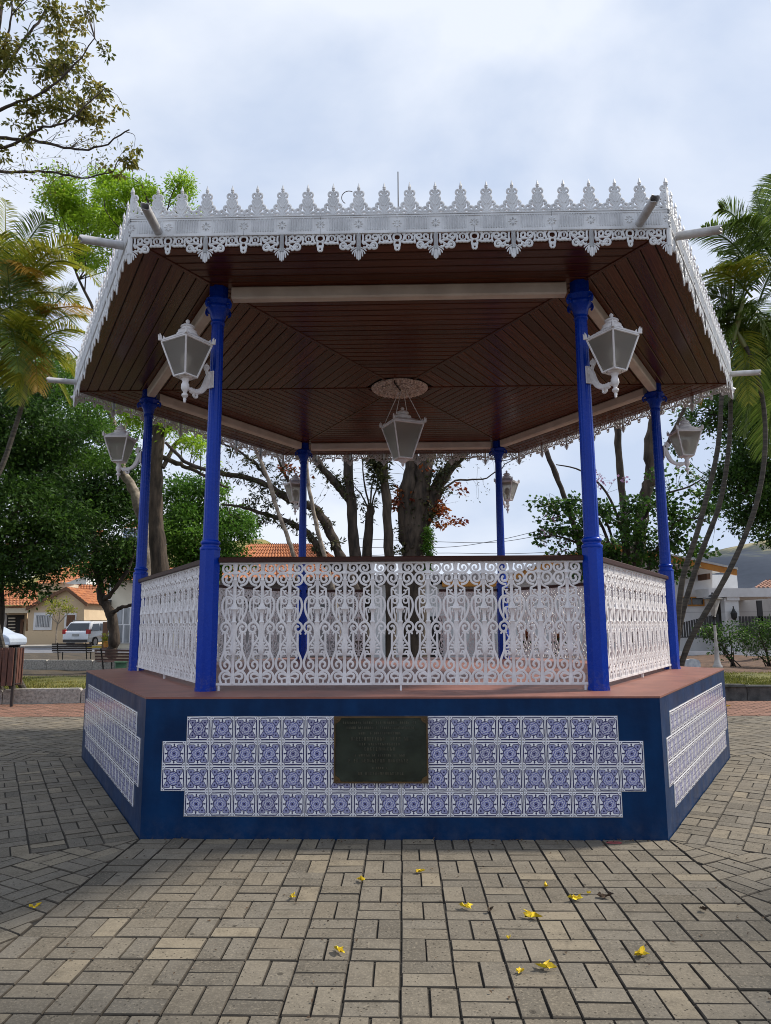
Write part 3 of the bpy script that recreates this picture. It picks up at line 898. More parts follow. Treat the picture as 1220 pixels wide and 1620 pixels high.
arm = MB()
OFF = .302
pts = smooth_path([(-.02,0,-.085),(-.07,0,-.10),(-.13,0,-.095),(-.19,0,-.06),(-.225,0,0),(-.245,0,.06),(-.27,0,.10),(-.282,0,.115)], 6)
arm.tube(pts, np.interp(np.linspace(0, 1, len(pts)), [0, .25, .5, .8, 1], [.016, .02, .03, .026, .014]), 8, flat=((0, 1, 0), .8))
arm.tube([(x, 0, z) for x, z in spiral(-.118, -.128, .030, .008, 80, -1.1, 14)], .010, 6)
arm.tube([(x, 0, z) for x, z in spiral(-.236, .150, .034, .008, 260, 1.15, 14)], .010, 6)
arm.tube([(-.235, 0, .02), (-.245, 0, .09), (-.228, 0, .13), (-.222, 0, .17), (-.232, 0, .19)], [.012, .014, .014, .010, .004], 6)
for q in range(9):
    p = pts[6+q*3]; arm.ball((p[0], 0, p[2]), .029-.001*q, 6, (1, .55, 1))
arm_me = arm.mesh('bracket', 'white_iron', True)
plate_me = MB().box(-.286, -.272, -.035, .035, -.02, .13).mesh('wall_plate', 'white_iron')
LB = ['white lantern on the front left post, its bulb showing through frosted glass', 'white lantern on the front right post, seen corner-on beside the blue shaft',
      'white lantern on the right-hand side post, in front of the palms', 'small white lantern on the far right post against open sky',
      'small white lantern on the far left post against mossy branches', 'white lantern on the left-hand side post, in front of dark foliage']
ZL = 3.102
for k in range(6):
    p = hexpt(k, SPST); rz = math.radians(-120+60*k); u_ = hexpt(k, 1.0)
    lt = thing('post_lantern', LB[k], 'lantern', (p[0]+u_[0]*OFF, p[1]+u_[1]*OFF, ZL), rz, 'lanterns bracketed to the posts')
    lt.scale = (.875, .875, .875)
    fr = place('frame', WL['frame'], lt)
    for q in range(4): place('pane', WL['pane'], fr, rz=q*PI/2)
    for nm in ('cover', 'cap', 'bulb', 'drop'): place(nm, WL[nm], lt)
    for q in range(4): place('corner_crest', WL['corner_crest'], fr, rz=q*PI/2)
    b_ = place('bracket', arm_me, lt); place('wall_plate', plate_me, b_)
HL = lantern_meshes(.345, .15, .37)
hz = 3.10
ht = thing('hanging_lantern', 'large white lantern hanging on rods from the middle of the ceiling', 'lantern', (.03, 0, hz), math.radians(24))
fr = place('frame', HL['frame'], ht)
for q in range(4): place('pane', HL['pane'], fr, rz=q*PI/2)
for nm in ('cover', 'cap', 'bulb'): place(nm, HL[nm], ht)
for q in range(4): place('corner_crest', HL['corner_crest'], fr, rz=q*PI/2)
MB().lathe([(.06,-.005),(.045,-.03),(.02,-.045),(.016,-.07),(.004,-.085)][::-1], 12).build('drop', 'white_iron', ht, smooth=True)
for sx in (-1, 1):
    for sy in (-1, 1):
        MB().tube([(sx*.16, sy*.16, .39), (sx*.03, sy*.03, ZC-.045-hz)], .004, 5).build('suspension_rod', 'white_iron', ht)

# ================================================================== PLAQUE
pq = thing('memorial_plaque', 'dark bronze memorial plaque with worn raised lettering fixed over the blue tiles', 'plaque', (-.128, -APB-.0075, .542))
PW, PH = .295, .200
pl = MB(); nx_, nz_ = 22, 14
vs = []
for j in range(nz_+1):
    for i in range(nx_+1):
        x = -PW+2*PW*i/nx_; z = -PH+2*PH*j/nz_
        vs.append((x, -.012-.002*math.sin(x*9+.6)*math.cos(z*11), z))
w_ = nx_+1
pl.add(vs, [(j*w_+i, j*w_+i+1, (j+1)*w_+i+1, (j+1)*w_+i) for j in range(nz_) for i in range(nx_)])
plate = pl.build('plate', 'bronze', pq, smooth=True)
bd = MB()
bd.box(-PW-.004, PW+.004, -.020, 0, PH-.006, PH+.004); bd.box(-PW-.004, PW+.004, -.020, 0, -PH-.004, -PH+.006)
bd.box(-PW-.004, -PW+.006, -.0195, 0, -PH+.006, PH-.006); bd.box(PW-.006, PW+.004, -.0195, 0, -PH+.006, PH-.006)
bd.build('border', 'bronze_edge', pq)
for sx in (-1, 1):
    for sz in (-1, 1):
        cmb = MB(); poly = [(sx*(PW-.006), sz*(PH-.006)), (sx*(PW-.042), sz*(PH-.006)), (sx*(PW-.034), sz*(PH-.024)), (sx*(PW-.024), sz*(PH-.032)), (sx*(PW-.006), sz*(PH-.042))]
        if sx*sz < 0: poly = poly[::-1]
        cmb.prism_y(poly, -.0185, -.008); cmb.ball((sx*(PW-.018), -.019, sz*(PH-.018)), .006, 8, (1, .6, 1))
        cmb.build('corner_ornament', 'bronze_edge', pq)
rows = [(.165, .47, .013, 40), (.134, .45, .013, 36), (.10, .27, .014, 22), (.066, .37, .021, 22), (.033, .26, .014, 18), (.003, .20, .018, 11), (-.035, .32, .014, 26), (-.068, .40, .020, 24), (-.112, .10, .012, 8), (-.146, .31, .017, 20)]
for z, wd, hh, cnt in rows:                       # the wording is too worn to read in the photograph: only stumps of letters
    lm = MB(); rs = random.Random(int(1000*abs(z))+3)
    for i in range(cnt):
        x = -wd/2+wd*(i+.5)/cnt-.008
        if rs.random() < .12: continue
        wd1 = wd/cnt*.55
        kind = rs.random()
        lm.box(x-wd1/2, x-wd1/2+.0028, -.0165, -.009, z-hh/2, z+hh/2)
        if kind < .6: lm.box(x+wd1/2-.0028, x+wd1/2, -.0165, -.009, z-hh/2, z+hh/2*(1 if rs.random() < .6 else .1))
        if kind > .3: lm.box(x-wd1/2+.0028, x+wd1/2-.0028, -.0160, -.009, z+hh/2-.003, z+hh/2)
        if kind > .55: lm.box(x-wd1/2+.0028, x+wd1/2-.0028, -.0160, -.009, z-.0015, z+.0015)
        if kind > .75: lm.box(x-wd1/2+.0028, x+wd1/2-.0028, -.0160, -.009, z-hh/2, z-hh/2+.003)
    lm.build('lettering_row', 'bronze_letter', plate, kind='stuff')

def unit(v): return v/(np.linalg.norm(v, axis=-1, keepdims=True)+1e-9)
def leaf_mesh(name, pos, d, nrm, L, W, mat, tone, fold=.12, wpos=.45):
    N = len(pos)
    if N == 0: return None
    d = unit(d); side = unit(np.cross(d, nrm)); nn_ = np.cross(side, d)
    L = np.broadcast_to(L, (N,))[:, None]; W = np.broadcast_to(W, (N,))[:, None]
    v = np.empty((N, 4, 3), np.float32)
    v[:, 0] = pos; v[:, 2] = pos+d*L
    mid = pos+d*L*wpos+nn_*L*fold
    v[:, 1] = mid+side*W*.5; v[:, 3] = mid-side*W*.5
    me = bpy.data.meshes.new(name)
    me.vertices.add(N*4); me.vertices.foreach_set('co', v.ravel())
    base = (np.arange(N)*4)[:, None]
    idx = (base+np.array([0, 1, 2, 0, 2, 3])[None]).astype(np.int32).ravel()
    me.loops.add(N*6); me.loops.foreach_set('vertex_index', idx)
    me.polygons.add(N*2); me.polygons.foreach_set('loop_start', (np.arange(N*2)*3).astype(np.int32))
    try: me.polygons.foreach_set('loop_total', np.full(N*2, 3, np.int32))
    except Exception: pass
    a = me.attributes.new('tone', 'FLOAT', 'FACE'); a.data.foreach_set('value', np.repeat(np.clip(tone, 0, 1), 2).astype(np.float32))
    me.materials.append(MAT[mat]); me.update(calc_edges=True); me.validate()
    return me
# ================================================================== FALLEN BLOSSOMS
def petal_mat():
    m, b = new_mat('yellow_petal', 0.6)
    link(ramp(noise(60, 3), (0.35, (0.55, 0.36, 0.01)), (0.65, (0.80, 0.62, 0.02))), b.inputs['Base Color'])
    return m
MAT['petal'] = petal_mat()
MAT['withered'] = simple('withered_brown_leaf', (0.075, 0.045, 0.025), (0.03, 0.02, 0.012), 0.9, 40)
def blossom(r, seed):
    rs = np.random.default_rng(seed); mb = MB(); n, m = 15, 5
    vs = [(0, 0, .004)]
    for i in range(1, m+1):
        for j in range(n):
            a = 2*PI*j/n; t = i/m
            rr = r*t*(0.72+.28*math.cos(5*a/1.0+seed))*(1+.15*rs.standard_normal())
            z = .004+r*.5*t*t*(0.5+.5*math.sin(2*a+seed))+.006*abs(rs.standard_normal())*t
            vs.append((rr*math.cos(a)*1.25, rr*math.sin(a)*.7, z))
    fs = [(0, 1+j, 1+(j+1) % n) for j in range(n)]
    for i in range(m-1): fs += [(1+i*n+j, 1+(i+1)*n+j, 1+(i+1)*n+(j+1) % n, 1+i*n+(j+1) % n) for j in range(n)]
    mb.add(vs, fs)
    return mb
BL = [(54,1437,.030,'small yellow blossom on the turned pavers at far left'), (463,1421,.030,'upright yellow blossom left of the middle, below the tiles'),
      (571,1394,.034,'spread yellow blossom fallen below the plaque, left of the others there'), (664,1381,.030,'yellow blossom nearest the navy wall, below the plaque'),
      (537,1507,.036,'yellow blossom lying alone at lower left of centre'), (737,1437,.036,'crumpled yellow blossom right of centre, left of a long one'),
      (864,1404,.028,'small yellow and brown blossom highest of the right-hand group'), (911,1424,.046,'long flat yellow blossom beside a dark withered leaf'),
      (842,1453,.048,'long yellow blossom in the middle of the right-hand group'), (805,1486,.016,'tiny scrap of yellow petal on the pavers at right of centre'),
      (824,1540,.026,'folded yellow blossom with a dry stalk, left of a brighter one'), (862,1533,.044,'bright open yellow blossom with ragged petals near the bottom'),
      (1014,1513,.040,'yellow blossom standing on edge at lower right'), (932,1415,.014,'tiny yellow petal right of the long flat blossom'),
      (1152,1118,.05,'yellow blossom on the paving beside the dark kerb at right')]
for i, (px_, py_, r_, lb) in enumerate(BL):
    g = ground(px_, py_, .003)
    blossom(r_*.82, i+1).build('fallen_blossom', 'petal', loc=tuple(g), rz=random.uniform(0, 6), smooth=True, label=lb, cat='blossom', group='yellow blossoms fallen on the paving')
for i, (px_, py_, r_, lb) in enumerate([(956,1421,.035,'dark withered leaf curled up on the pavers beside a yellow blossom'), (776,1442,.022,'tiny brown leaf scrap left of the long yellow blossom'), (1113,1441,.022,'small dark leaf on the pavers at right, beyond the standing blossom')]):
    g = ground(px_, py_, .003)
    blossom(r_, 40+i).build('withered_leaf', 'withered', loc=tuple(g), rz=i, smooth=True, label=lb, cat='leaf')
nl_ = 520
lx = RNG.uniform(-3.6, 3.6, nl_); ly = RNG.uniform(-5.6, -2.9, nl_)
ly[:150] = -2.875-np.abs(RNG.normal(0, .035, 150)); lx[:150] = RNG.uniform(-1.62, 1.62, 150)
lz = np.full(nl_, .004)
MAT['litter'] = simple('dry_leaf_crumb', (0.12, 0.07, 0.035), (0.035, 0.024, 0.016), 0.9, 50)
ll_ = RNG.uniform(.006, .022, nl_)
lm_ = leaf_mesh('leaf_litter', np.stack([lx, ly, lz], 1), np.stack([RNG.normal(0, 1, nl_), RNG.normal(0, 1, nl_), np.abs(RNG.normal(0, .15, nl_))], 1), np.tile([0, 0, 1.0], (nl_, 1)), ll_, ll_*.55, 'litter', np.full(nl_, .5), .2)
place('leaf_litter', lm_, label='crumbs of dry leaf scattered on the pavers and along the wall foot', cat='leaf litter', kind='stuff')
MAT['chalk'] = simple('smeared_red_chalk', (0.45, 0.06, 0.07), (0.25, 0.1, 0.09), 0.9, 60)
ck = MB(); g = ground(971, 1333)
ck.tube([(g[0]+.045*math.cos(a), g[1]-.012+.02*math.sin(a), .0035) for a in np.linspace(0, 6.0, 18)], .006, 4, flat=((0, 0, 1), .15))
ck.tube([(g[0]-.04, g[1]-.01, .0035), (g[0], g[1]-.018, .0035), (g[0]+.04, g[1]-.012, .0035)], .006, 4, flat=((0, 0, 1), .15))
ck.build('chalk_mark', 'chalk', plaza)

# ================================================================== BEDS, KERBS, ROAD
def veg(name, c1, c2, scale=3.0, rough=.95):
    return simple(name, c1, c2, rough, scale, b_scale=30, b_dist=0.03, detail=8)
MAT['lawn'] = veg('patchy_lawn', (0.17, 0.16, 0.035), (0.085, 0.085, 0.022), 1.6)
MAT['soil'] = veg('dark_bed_soil', (0.085, 0.062, 0.036), (0.035, 0.027, 0.018), 2.2)
MAT['mulch'] = veg('brown_leaf_mulch', (0.15, 0.085, 0.05), (0.07, 0.04, 0.026), 6)
MAT['white_wall'] = simple('whitewashed_wall', (0.70, 0.70, 0.70), (0.58, 0.58, 0.59), 0.85, 1.5, b_scale=20, b_dist=0.004)
def bed(name, x0, x1, y0, y1, z, mat):
    n, m = 40, 14
    vs = []
    for j in range(m+1):
        for i in range(n+1):
            x = x0+(x1-x0)*i/n; y = y0+(y1-y0)*j/m
            e = 0 if (i in (0, n) or j in (0, m)) else 1
            vs.append((x, y, z+e*(.05*math.sin(x*1.3+y)*math.cos(y*.9-x*.4)+random.uniform(-.02, .03))))
    mb = MB(); w = n+1
    mb.add(vs, [(j*w+i, j*w+i+1, (j+1)*w+i+1, (j+1)*w+i) for j in range(m) for i in range(n)])
    return mb.build(name, mat, kind='structure', smooth=True)
def kerb(name, pts, z0, z1, thick, mat, seg=.55):
    root = None; i = 0
    P = [np.array(p, float) for p in pts]
    for a, b in zip(P[:-1], P[1:]):
        L = np.linalg.norm(b-a); n = max(1, int(L/seg)); d = (b-a)/L; nrm = np.array([-d[1], d[0]])
        for q in range(n):
            s, e = a+d*(L*q/n+.006), a+d*(L*(q+1)/n-.006)
            mb = MB(); t = thick; h = z1+random.uniform(-.012, .012); j = random.uniform(-.008, .008)
            c = [(s+nrm*j), (e+nrm*j), (e+nrm*t), (s+nrm*t)]
            if (c[1][0]-c[0][0])*(c[2][1]-c[1][1])-(c[1][1]-c[0][1])*(c[2][0]-c[1][0]) < 0: c = c[::-1]
            cc = sum(c)/4
            vs = [(*p, z0) for p in c]+[(*p, h-.03) for p in c]+[(*(cc+(p-cc)*(1-.02/np.linalg.norm(p-cc)*1.6)), h) for p in c]
            mb.add(vs, [(0, 1, 5, 4), (1, 2, 6, 5), (2, 3, 7, 6), (3, 0, 4, 7), (4, 5, 9, 8), (5, 6, 10, 9), (6, 7, 11, 10), (7, 4, 8, 11), (8, 9, 10, 11)])
            o = mb.build('kerb_stone', mat, root)
            if root is None:
                root = mb and place(name, None, kind='structure'); o.parent = root
    return root
bed('lawn_left', -26, -4.4, 5.33, 8.4, .22, 'lawn')
kerb('garden_kerb_left', [(-14, 4.55), (-6.9, 4.95), (-4.35, 5.35), (-4.05, 5.9), (-4.05, 8.6)], -.02, .25, .16, 'stone', .95)
bed('path_left', -26, -3.0, 8.4, 14.1, .06, 'soil')
bed('garden_left', -30, -5, 14.2, 28.4, .03, 'soil')
kerb('garden_kerb_far', [(-30, 14.3), (-12, 14.0), (-5, 13.7)], -.02, .34, .2, 'stone', 1.3)
bed('garden_right', 5.0, 26, 5.5, 9.2, .22, 'lawn')
bed('mulch_bed', 4.6, 30, 9.2, 19.5, .20, 'mulch')
kerb('garden_kerb_right', [(4.35, 8.0), (4.5, 6.2), (5.1, 5.6), (8, 5.42), (16, 5.0)], -.02, .25, .16, 'stone_dark', .95)
bed('garden_middle', -3.6, 4.2, 6.6, 19, .12, 'soil')
place('road', MB().box(-90, -8.4, 28.6, 37.0, -.06, .012).mesh('road', 'asphalt'), kind='structure')
MAT['concrete'] = simple('pale_pavement_concrete', (0.36, 0.33, 0.29), (0.26, 0.24, 0.21), 0.9, 2)
MAT['yellow_paint'] = simple('yellow_kerb_paint', (0.55, 0.40, 0.05), (0.4, 0.3, 0.06), 0.8, 6)
place('far_pavement', MB().box(-90, -8.4, 37.0, 41.0, -.06, .13).mesh('far_pavement', 'concrete'), kind='structure')
place('yellow_kerb', MB().box(-19.5, -13.8, 36.85, 36.998, -.05, .15).mesh('yellow_kerb', 'yellow_paint'), kind='structure')

# ---- grass blades (stuff)
def leaf_mat(name, dark, mid, light, trans=0.35, rough=0.5):
    m, b = new_mat(name, rough, 0.35)
    nt = m.node_tree
    c = ramp(attr('tone'), (0.0, dark), (0.5, mid), (1.0, light))
    link(c, b.inputs['Base Color'])
    tr = nt.nodes.new('ShaderNodeBsdfTranslucent'); nt.links.new(c.s, tr.inputs['Color'])
    ms = nt.nodes.new('ShaderNodeMixShader'); ms.inputs[0].default_value = trans
    out = [n for n in nt.nodes if n.bl_idname == 'ShaderNodeOutputMaterial'][0]
    nt.links.new(b.outputs[0], ms.inputs[1]); nt.links.new(tr.outputs[0], ms.inputs[2]); nt.links.new(ms.outputs[0], out.inputs['Surface'])
    return m
MAT['blade'] = leaf_mat('grass_blade', (0.10, 0.115, 0.02), (0.19, 0.20, 0.04), (0.36, 0.31, 0.09), .3)
def grass(name, x0, x1, y0, y1, z, n, label, h=(.03, .09), mat='blade'):
    p = np.stack([RNG.uniform(x0, x1, n), RNG.uniform(y0, y1, n), np.full(n, z)], 1)
    keep = np.sin(p[:, 0]*2.1+np.sin(p[:, 1]*1.7)*2)+RNG.normal(0, .9, n) > -.7
    p = p[keep]; n = len(p)
    d = np.stack([RNG.normal(0, .5, n), RNG.normal(0, .5, n), np.ones(n)], 1)
    nr = RNG.normal(0, 1, (n, 3)); nr[:, 2] *= .2
    L = RNG.uniform(*h, n)
    place(name, leaf_mesh(name, p, d, nr, L, L*.16, mat, RNG.normal(.5+.25*np.sin(p[:, 0]*1.7), .2)), label=label, cat='grass', kind='stuff')
grass('lawn_grass', -11.5, -4.5, 5.5, 8.3, .20, 26000, 'patchy yellow-green lawn behind the stone kerb at left', (.04, .10))
grass('lawn_grass', 5.2, 11.0, 5.7, 9.1, .20, 22000, 'thin lawn scattered with dry leaves behind the dark kerb at right', (.04, .10))

# ================================================================== TREES
MAT['leaf_dark'] = leaf_mat('dark_green_leaf', (0.013, 0.036, 0.008), (0.042, 0.10, 0.015), (0.13, 0.25, 0.04), .42)
MAT['leaf_bright'] = leaf_mat('bright_green_leaf', (0.15, 0.27, 0.015), (0.33, 0.52, 0.03), (0.52, 0.68, 0.08), .58)
MAT['leaf_mid'] = leaf_mat('mid_green_leaf', (0.03, 0.075, 0.012), (0.085, 0.20, 0.022), (0.20, 0.36, 0.05), .48)
MAT['leaf_olive'] = leaf_mat('olive_brown_leaf', (0.08, 0.11, 0.02), (0.19, 0.18, 0.035), (0.34, 0.28, 0.08), .6)
MAT['leaf_red'] = leaf_mat('orange_red_leaf', (0.16, 0.03, 0.02), (0.30, 0.075, 0.02), (0.42, 0.16, 0.04), .4)
MAT['leaf_moss'] = leaf_mat('mossy_epiphyte_leaf', (0.02, 0.028, 0.01), (0.055, 0.065, 0.02), (0.14, 0.13, 0.05), .3)
MAT['flower_pink'] = leaf_mat('mauve_bract', (0.25, 0.13, 0.25), (0.38, 0.22, 0.36), (0.50, 0.33, 0.46), .4)
MAT['bark'] = simple('rough_grey_brown_bark', (0.095, 0.07, 0.05), (0.024, 0.018, 0.013), 0.95, 9, b_scale=16, b_dist=0.04, stretch=(1, 1, .25), detail=8)
MAT['bark_dark'] = simple('dark_bark', (0.075, 0.055, 0.042), (0.022, 0.017, 0.013), 0.95, 8, b_scale=16, b_dist=0.04, stretch=(1, 1, .3), detail=8)
MAT['bark_pale'] = simple('pale_mottled_bark', (0.33, 0.28, 0.22), (0.12, 0.095, 0.075), 0.9, 7, b_scale=14, b_dist=0.02, detail=7)
def limb(mb, pts, r0, r1, n=9, k=5, wob=.0):
    P = smooth_path(pts, k); m = len(P)
    rr = np.interp(np.linspace(0, 1, m), [0, 1], [r0, r1])
    if wob:
        P[1:-1] += RNG.normal(0, wob, (m-2, 3)); rr = rr*(1+RNG.normal(0, .07, m))
    mb.tube(P, rr, n)
    return P
def scatter(specs, L, W, up=.35, droop=.15, tone_c=.18, tone_l=.16, shell=.45):
    """specs: (centre, radii, clumps, clump radius, leaves) -> leaf arrays and clump centres"""
    A, D_, N_, T, C = [], [], [], [], []
    for c, rad, nc, cr, nl in specs:
        c = np.array(c, float); rad = np.array(rad, float)
        v = unit(RNG.normal(0, 1, (nc, 3))); q = RNG.uniform(shell, 1, (nc, 1))**.7
        cc = c+v*q*rad
        C.append(cc)
        ct = RNG.normal(.45, tone_c, nc)
        for i in range(nc):
            o = RNG.normal(0, 1, (nl, 3))*cr*np.array([.62, .62, .38])
            A.append(cc[i]+o)
            dd = unit(o+1e-6)*.8+RNG.normal(0, .5, (nl, 3))+np.array([0, 0, -droop]); D_.append(dd)
            N_.append(RNG.normal(0, .6, (nl, 3))+np.array([0, 0, up*2]))
            T.append(RNG.normal(ct[i], tone_l, nl))
    A, D_, N_, T = map(np.concatenate, (A, D_, N_, T))
    n = len(A); l = RNG.uniform(.7, 1.25, n)*L
    return A, D_, N_, l, l*W/L, T, np.concatenate(C)
def twigs(mb, limbs, centres, r=.02, share=1.0, sag=.15):
    P = np.concatenate(limbs)
    for c in centres:
        if RNG.random() > share: continue
        d = np.linalg.norm(P-c, axis=1)+np.maximum(0, P[:, 2]-c[2])*.8
        p = P[np.argmin(d)]
        dist = np.linalg.norm(c-p)
        if dist < .1: continue
        m_ = (p+c)/2+RNG.normal(0, dist*.12, 3)+np.array([0, 0, dist*sag])
        rr = r*min(2.2, .5+dist*.35)
        mb.tube(smooth_path([p, m_, c], 4), np.linspace(rr, r*.22, 9), 4, cap=False)
def tree(name, label, limbs, specs, leaf, LW, bark, cat='tree', group=None, extra=(), tw=.02, share=1.0, n=9, wob=.0, **kw):
    if name == 'leafy_tree':
        specs = [(c_, r_, max(2, int(n_*.85)), k_, int(q_*2.1)) for c_, r_, n_, k_, q_ in specs]; LW = (LW[0]*.64, LW[1]*.66)
    p0 = np.array(limbs[0][0][0], float)
    root = thing(name, label, cat, tuple(p0), group=group)
    mb = MB(); L_ = []
    for pts, r0, r1 in limbs:
        L_.append(limb(mb, [np.array(p, float)-p0 for p in pts], r0, r1, n, 5, wob))
    tk = mb.build('trunk', bark, root, smooth=True)
    tb = MB()
    if specs:
        A, D_, N_, l, w, T, C = scatter([(np.array(s[0], float)-p0, *s[1:]) for s in specs], LW[0], LW[1], **kw)
        place('crown', leaf_mesh('crown', A, D_, N_, l, w, leaf, T), root)
        if tw: twigs(tb, L_, C, tw, share)
    for lf, sp, lw, nm in extra:
        A, D_, N_, l, w, T, C = scatter([(np.array(s[0], float)-p0, *s[1:]) for s in sp], lw[0], lw[1])
        place(nm, leaf_mesh(nm, A, D_, N_, l, w, lf, T), root, kind='stuff')
        if tw: twigs(tb, L_, C, tw*.7, .8)
    if tb.v: tb.build('twigs', bark, root, kind='stuff')
    return root
def PX(lst, Y, dy=0.0):
    out = []
    for i, q in enumerate(lst):
        out.append(at(q[0], q[1], Y+(q[2] if len(q) > 2 else 0)))
    return out
def gp(px, Y, z=.1):
    p = at(px, 900, Y); return np.array([p[0], Y, z])
def mpp(Y): return (Y-CAM_P[1])/FPX          # metres per pixel at that depth
def E(px, py, Y, rx, ry, rd, nc, crp, nl):
    m = mpp(Y); return (at(px, py, Y), (rx*m, rd, ry*m), nc, crp*m, nl)

# -- tall tree reaching in at the top left, thin olive leaf bunches on bare twigs
Y = 6.2
trunk = [np.array([-10.2, 6.6, .15]), np.array([-10.0, 6.5, 3]), np.array([-9.8, 6.4, 6.0]), np.array([-9.4, 6.3, 8.4]), at(-60, 160, Y), at(-10, 60, Y), at(10, -80, Y)]
L1 = PX([(-70,210),(-30,215,.3),(20,220,.5),(60,222),(110,235,-.3),(160,232,-.5),(205,205,-.5)], Y)
L2 = PX([(-70,260),(-20,272),(30,272,.4),(80,272,.4),(130,282,.2),(180,270,-.2)], Y)
L3 = PX([(-40,150),(0,120,.2),(40,60,.4),(70,20,.5),(80,-20,.5)], Y)
L4 = PX([(-30,190),(20,165,-.3),(70,145,-.4),(120,100,-.4),(150,60,-.5)], Y)
L5 = PX([(-40,120),(-5,100),(15,45,-.2),(20,0,-.2)], Y)
L6 = PX([(-50,240),(10,232,-.3),(60,205,-.5),(110,190,-.6),(165,140,-.6)], Y)
sp = [E(25,10,Y,20,20,.4,4,20,42), E(88,45,Y,30,38,.6,11,18,46), E(75,85,Y,30,20,.6,8,16,44), E(110,75,Y,20,20,.5,5,15,40),
      E(140,15,Y,22,22,.4,4,15,38), E(10,75,Y,16,22,.5,5,15,42), E(15,115,Y,28,24,.6,9,16,44), E(120,130,Y,30,28,.6,11,17,44), E(75,130,Y,25,22,.6,6,15,38),
      E(155,130,Y,16,14,.3,4,13,32), E(70,182,Y,30,22,.5,10,16,44), E(115,180,Y,30,18,.5,9,15,42), E(35,210,Y,14,16,.4,4,12,30), E(135,52,Y,12,12,.3,2,13,34),
      E(168,80,Y,8,7,.2,2,10,26), E(165,200,Y,22,14,.4,4,12,30), E(205,238,Y,13,20,.3,5,13,32), E(180,265,Y,10,12,.3,3,11,24), E(10,250,Y,12,18,.4,3,14,34), E(190,178,Y,12,10,.2,2,8,14), E(150,165,Y,25,16,.3,4,11,26)]
sp += [E(-60,-20,Y,60,60,1.0,14,20,44), E(-90,80,Y,50,60,1.0,12,20,44), E(-70,180,Y,50,50,1.0,10,18,40), E(0,-120,Y,80,50,1.2,16,20,44)]
bare = [E(60,250,Y,70,30,.5,42,14,2), E(40,290,Y,60,25,.5,36,12,2), E(150,240,Y,55,25,.5,30,12,2), E(120,210,Y,60,25,.5,22,12,2)]
tree('leafy_tree', 'tall thin-leaved tree reaching in at the top left with bare twigs and olive leaf bunches', [(trunk, .26, .05), (L1, .05, .012), (L2, .045, .010), (L3, .05, .012), (L4, .04, .01), (L5, .04, .012), (L6, .04, .01)],
     [(c_, r_, n_, k_*.72, int(q_*.55)) for c_, r_, n_, k_, q_ in sp], 'leaf_olive', (.19, .085), 'bark_dark', extra=[('leaf_olive', bare, (.08, .04), 'sparse_leaves')], tw=.012, droop=.5, wob=.012)

# -- bright feathery tree behind the roof's left corner, trunk beside the left side post
Y = 10.0
b0 = gp(262, Y)
trunk = [b0, at(252, 900, Y), at(246, 800, Y), at(250, 700, Y), at(262, 620, Y), at(262, 520, Y), at(250, 420, Y)]
K1 = PX([(250,690),(225,655,.3),(195,600,.6),(160,520,.8),(120,430,1.0)], Y)
K2 = PX([(252,690),(285,660,-.2),(320,620,-.3),(360,560,0),(380,480,0)], Y)
K3 = PX([(258,740),(280,700,.4),(310,690,.4),(330,660,.2)], Y)
K4 = PX([(252,720),(285,735,.2),(310,745,.1),(345,765,.0),(362,772,0)], Y)
sp = [E(130,325,Y,55,26,1.2,26,17,150), E(200,330,Y,40,28,1.2,20,17,150), E(185,295,Y,30,14,.8,11,14,130), E(285,305,Y,28,12,.7,8,13,110), E(160,385,Y,60,40,1.3,24,17,110),
      E(240,380,Y,60,40,1.2,14,17,110), E(300,380,Y,60,50,1.2,12,17,90), E(235,305,Y,18,12,.6,5,13,110)]
sp2 = [E(240,660,Y,40,22,.8,14,15,80), E(300,690,Y,35,25,.7,12,14,70), E(215,640,Y,30,30,.8,9,15,70), E(330,720,Y,25,15,.6,4,12,50)]
tree('leafy_tree', 'feathery bright yellow-green tree whose straight trunk stands right of the left-hand side post', [(trunk, .24, .08), (K1, .10, .03), (K2, .11, .03), (K3, .06, .02), (K4, .07, .02)],
     sp+sp2, 'leaf_bright', (.16, .05), 'bark', tw=.02, wob=.012)

for lb, (sx_, sy_), rr_ in (('airy shade tree on the plaza outside the right edge of the picture', (3.1, -4.6), 1.25), ('second shade tree nearer the camera, outside the right edge', (-1.9, -5.9), .9)):
    c_ = np.array([sx_+6.34, sy_+2.06, 6.9]); b_ = np.array([c_[0]+1.2, c_[1]+.3, -.02])
    tree('leafy_tree', lb, [([b_, b_+np.array([0, 0, 2.5]), b_*.5+c_*.5+np.array([.3, 0, 1.2]), c_], .16, .05), ([b_+np.array([0, 0, 3.2]), c_+np.array([.9, -.6, -.6]), c_+np.array([.6, -1, .1])], .07, .02)],
         [(c_, (rr_, rr_, .7), 30, .40, 60)], 'leaf_mid', (.24, .13), 'bark')
# -- mottled slanting trunk behind the left side lantern
Y = 12.5
b0 = gp(246, Y)
trunk = [b0, at(238, 960, Y), at(232, 890, Y), at(226, 830, Y), at(212, 780, Y), at(194, 745, Y), at(190, 715, Y), at(175, 660, Y), at(150, 600, Y)]
K1 = PX([(190,715),(160,670,.4),(140,620,.6)], Y); K2 = PX([(186,700),(215,640,.3),(230,600,.4)], Y)
sp = [E(175,665,Y,50,45,1.5,22,20,60), E(140,610,Y,50,45,1.5,18,20,60), E(100,560,Y,50,45,1.5,14,20,60)]
tree('leafy_tree', 'tree with pale mottled slanting trunk just left of the left-hand side post', [(trunk, .20, .07), (K1, .08, .03), (K2, .06, .02)], sp, 'leaf_mid', (.20, .09), 'bark_pale', wob=.015)

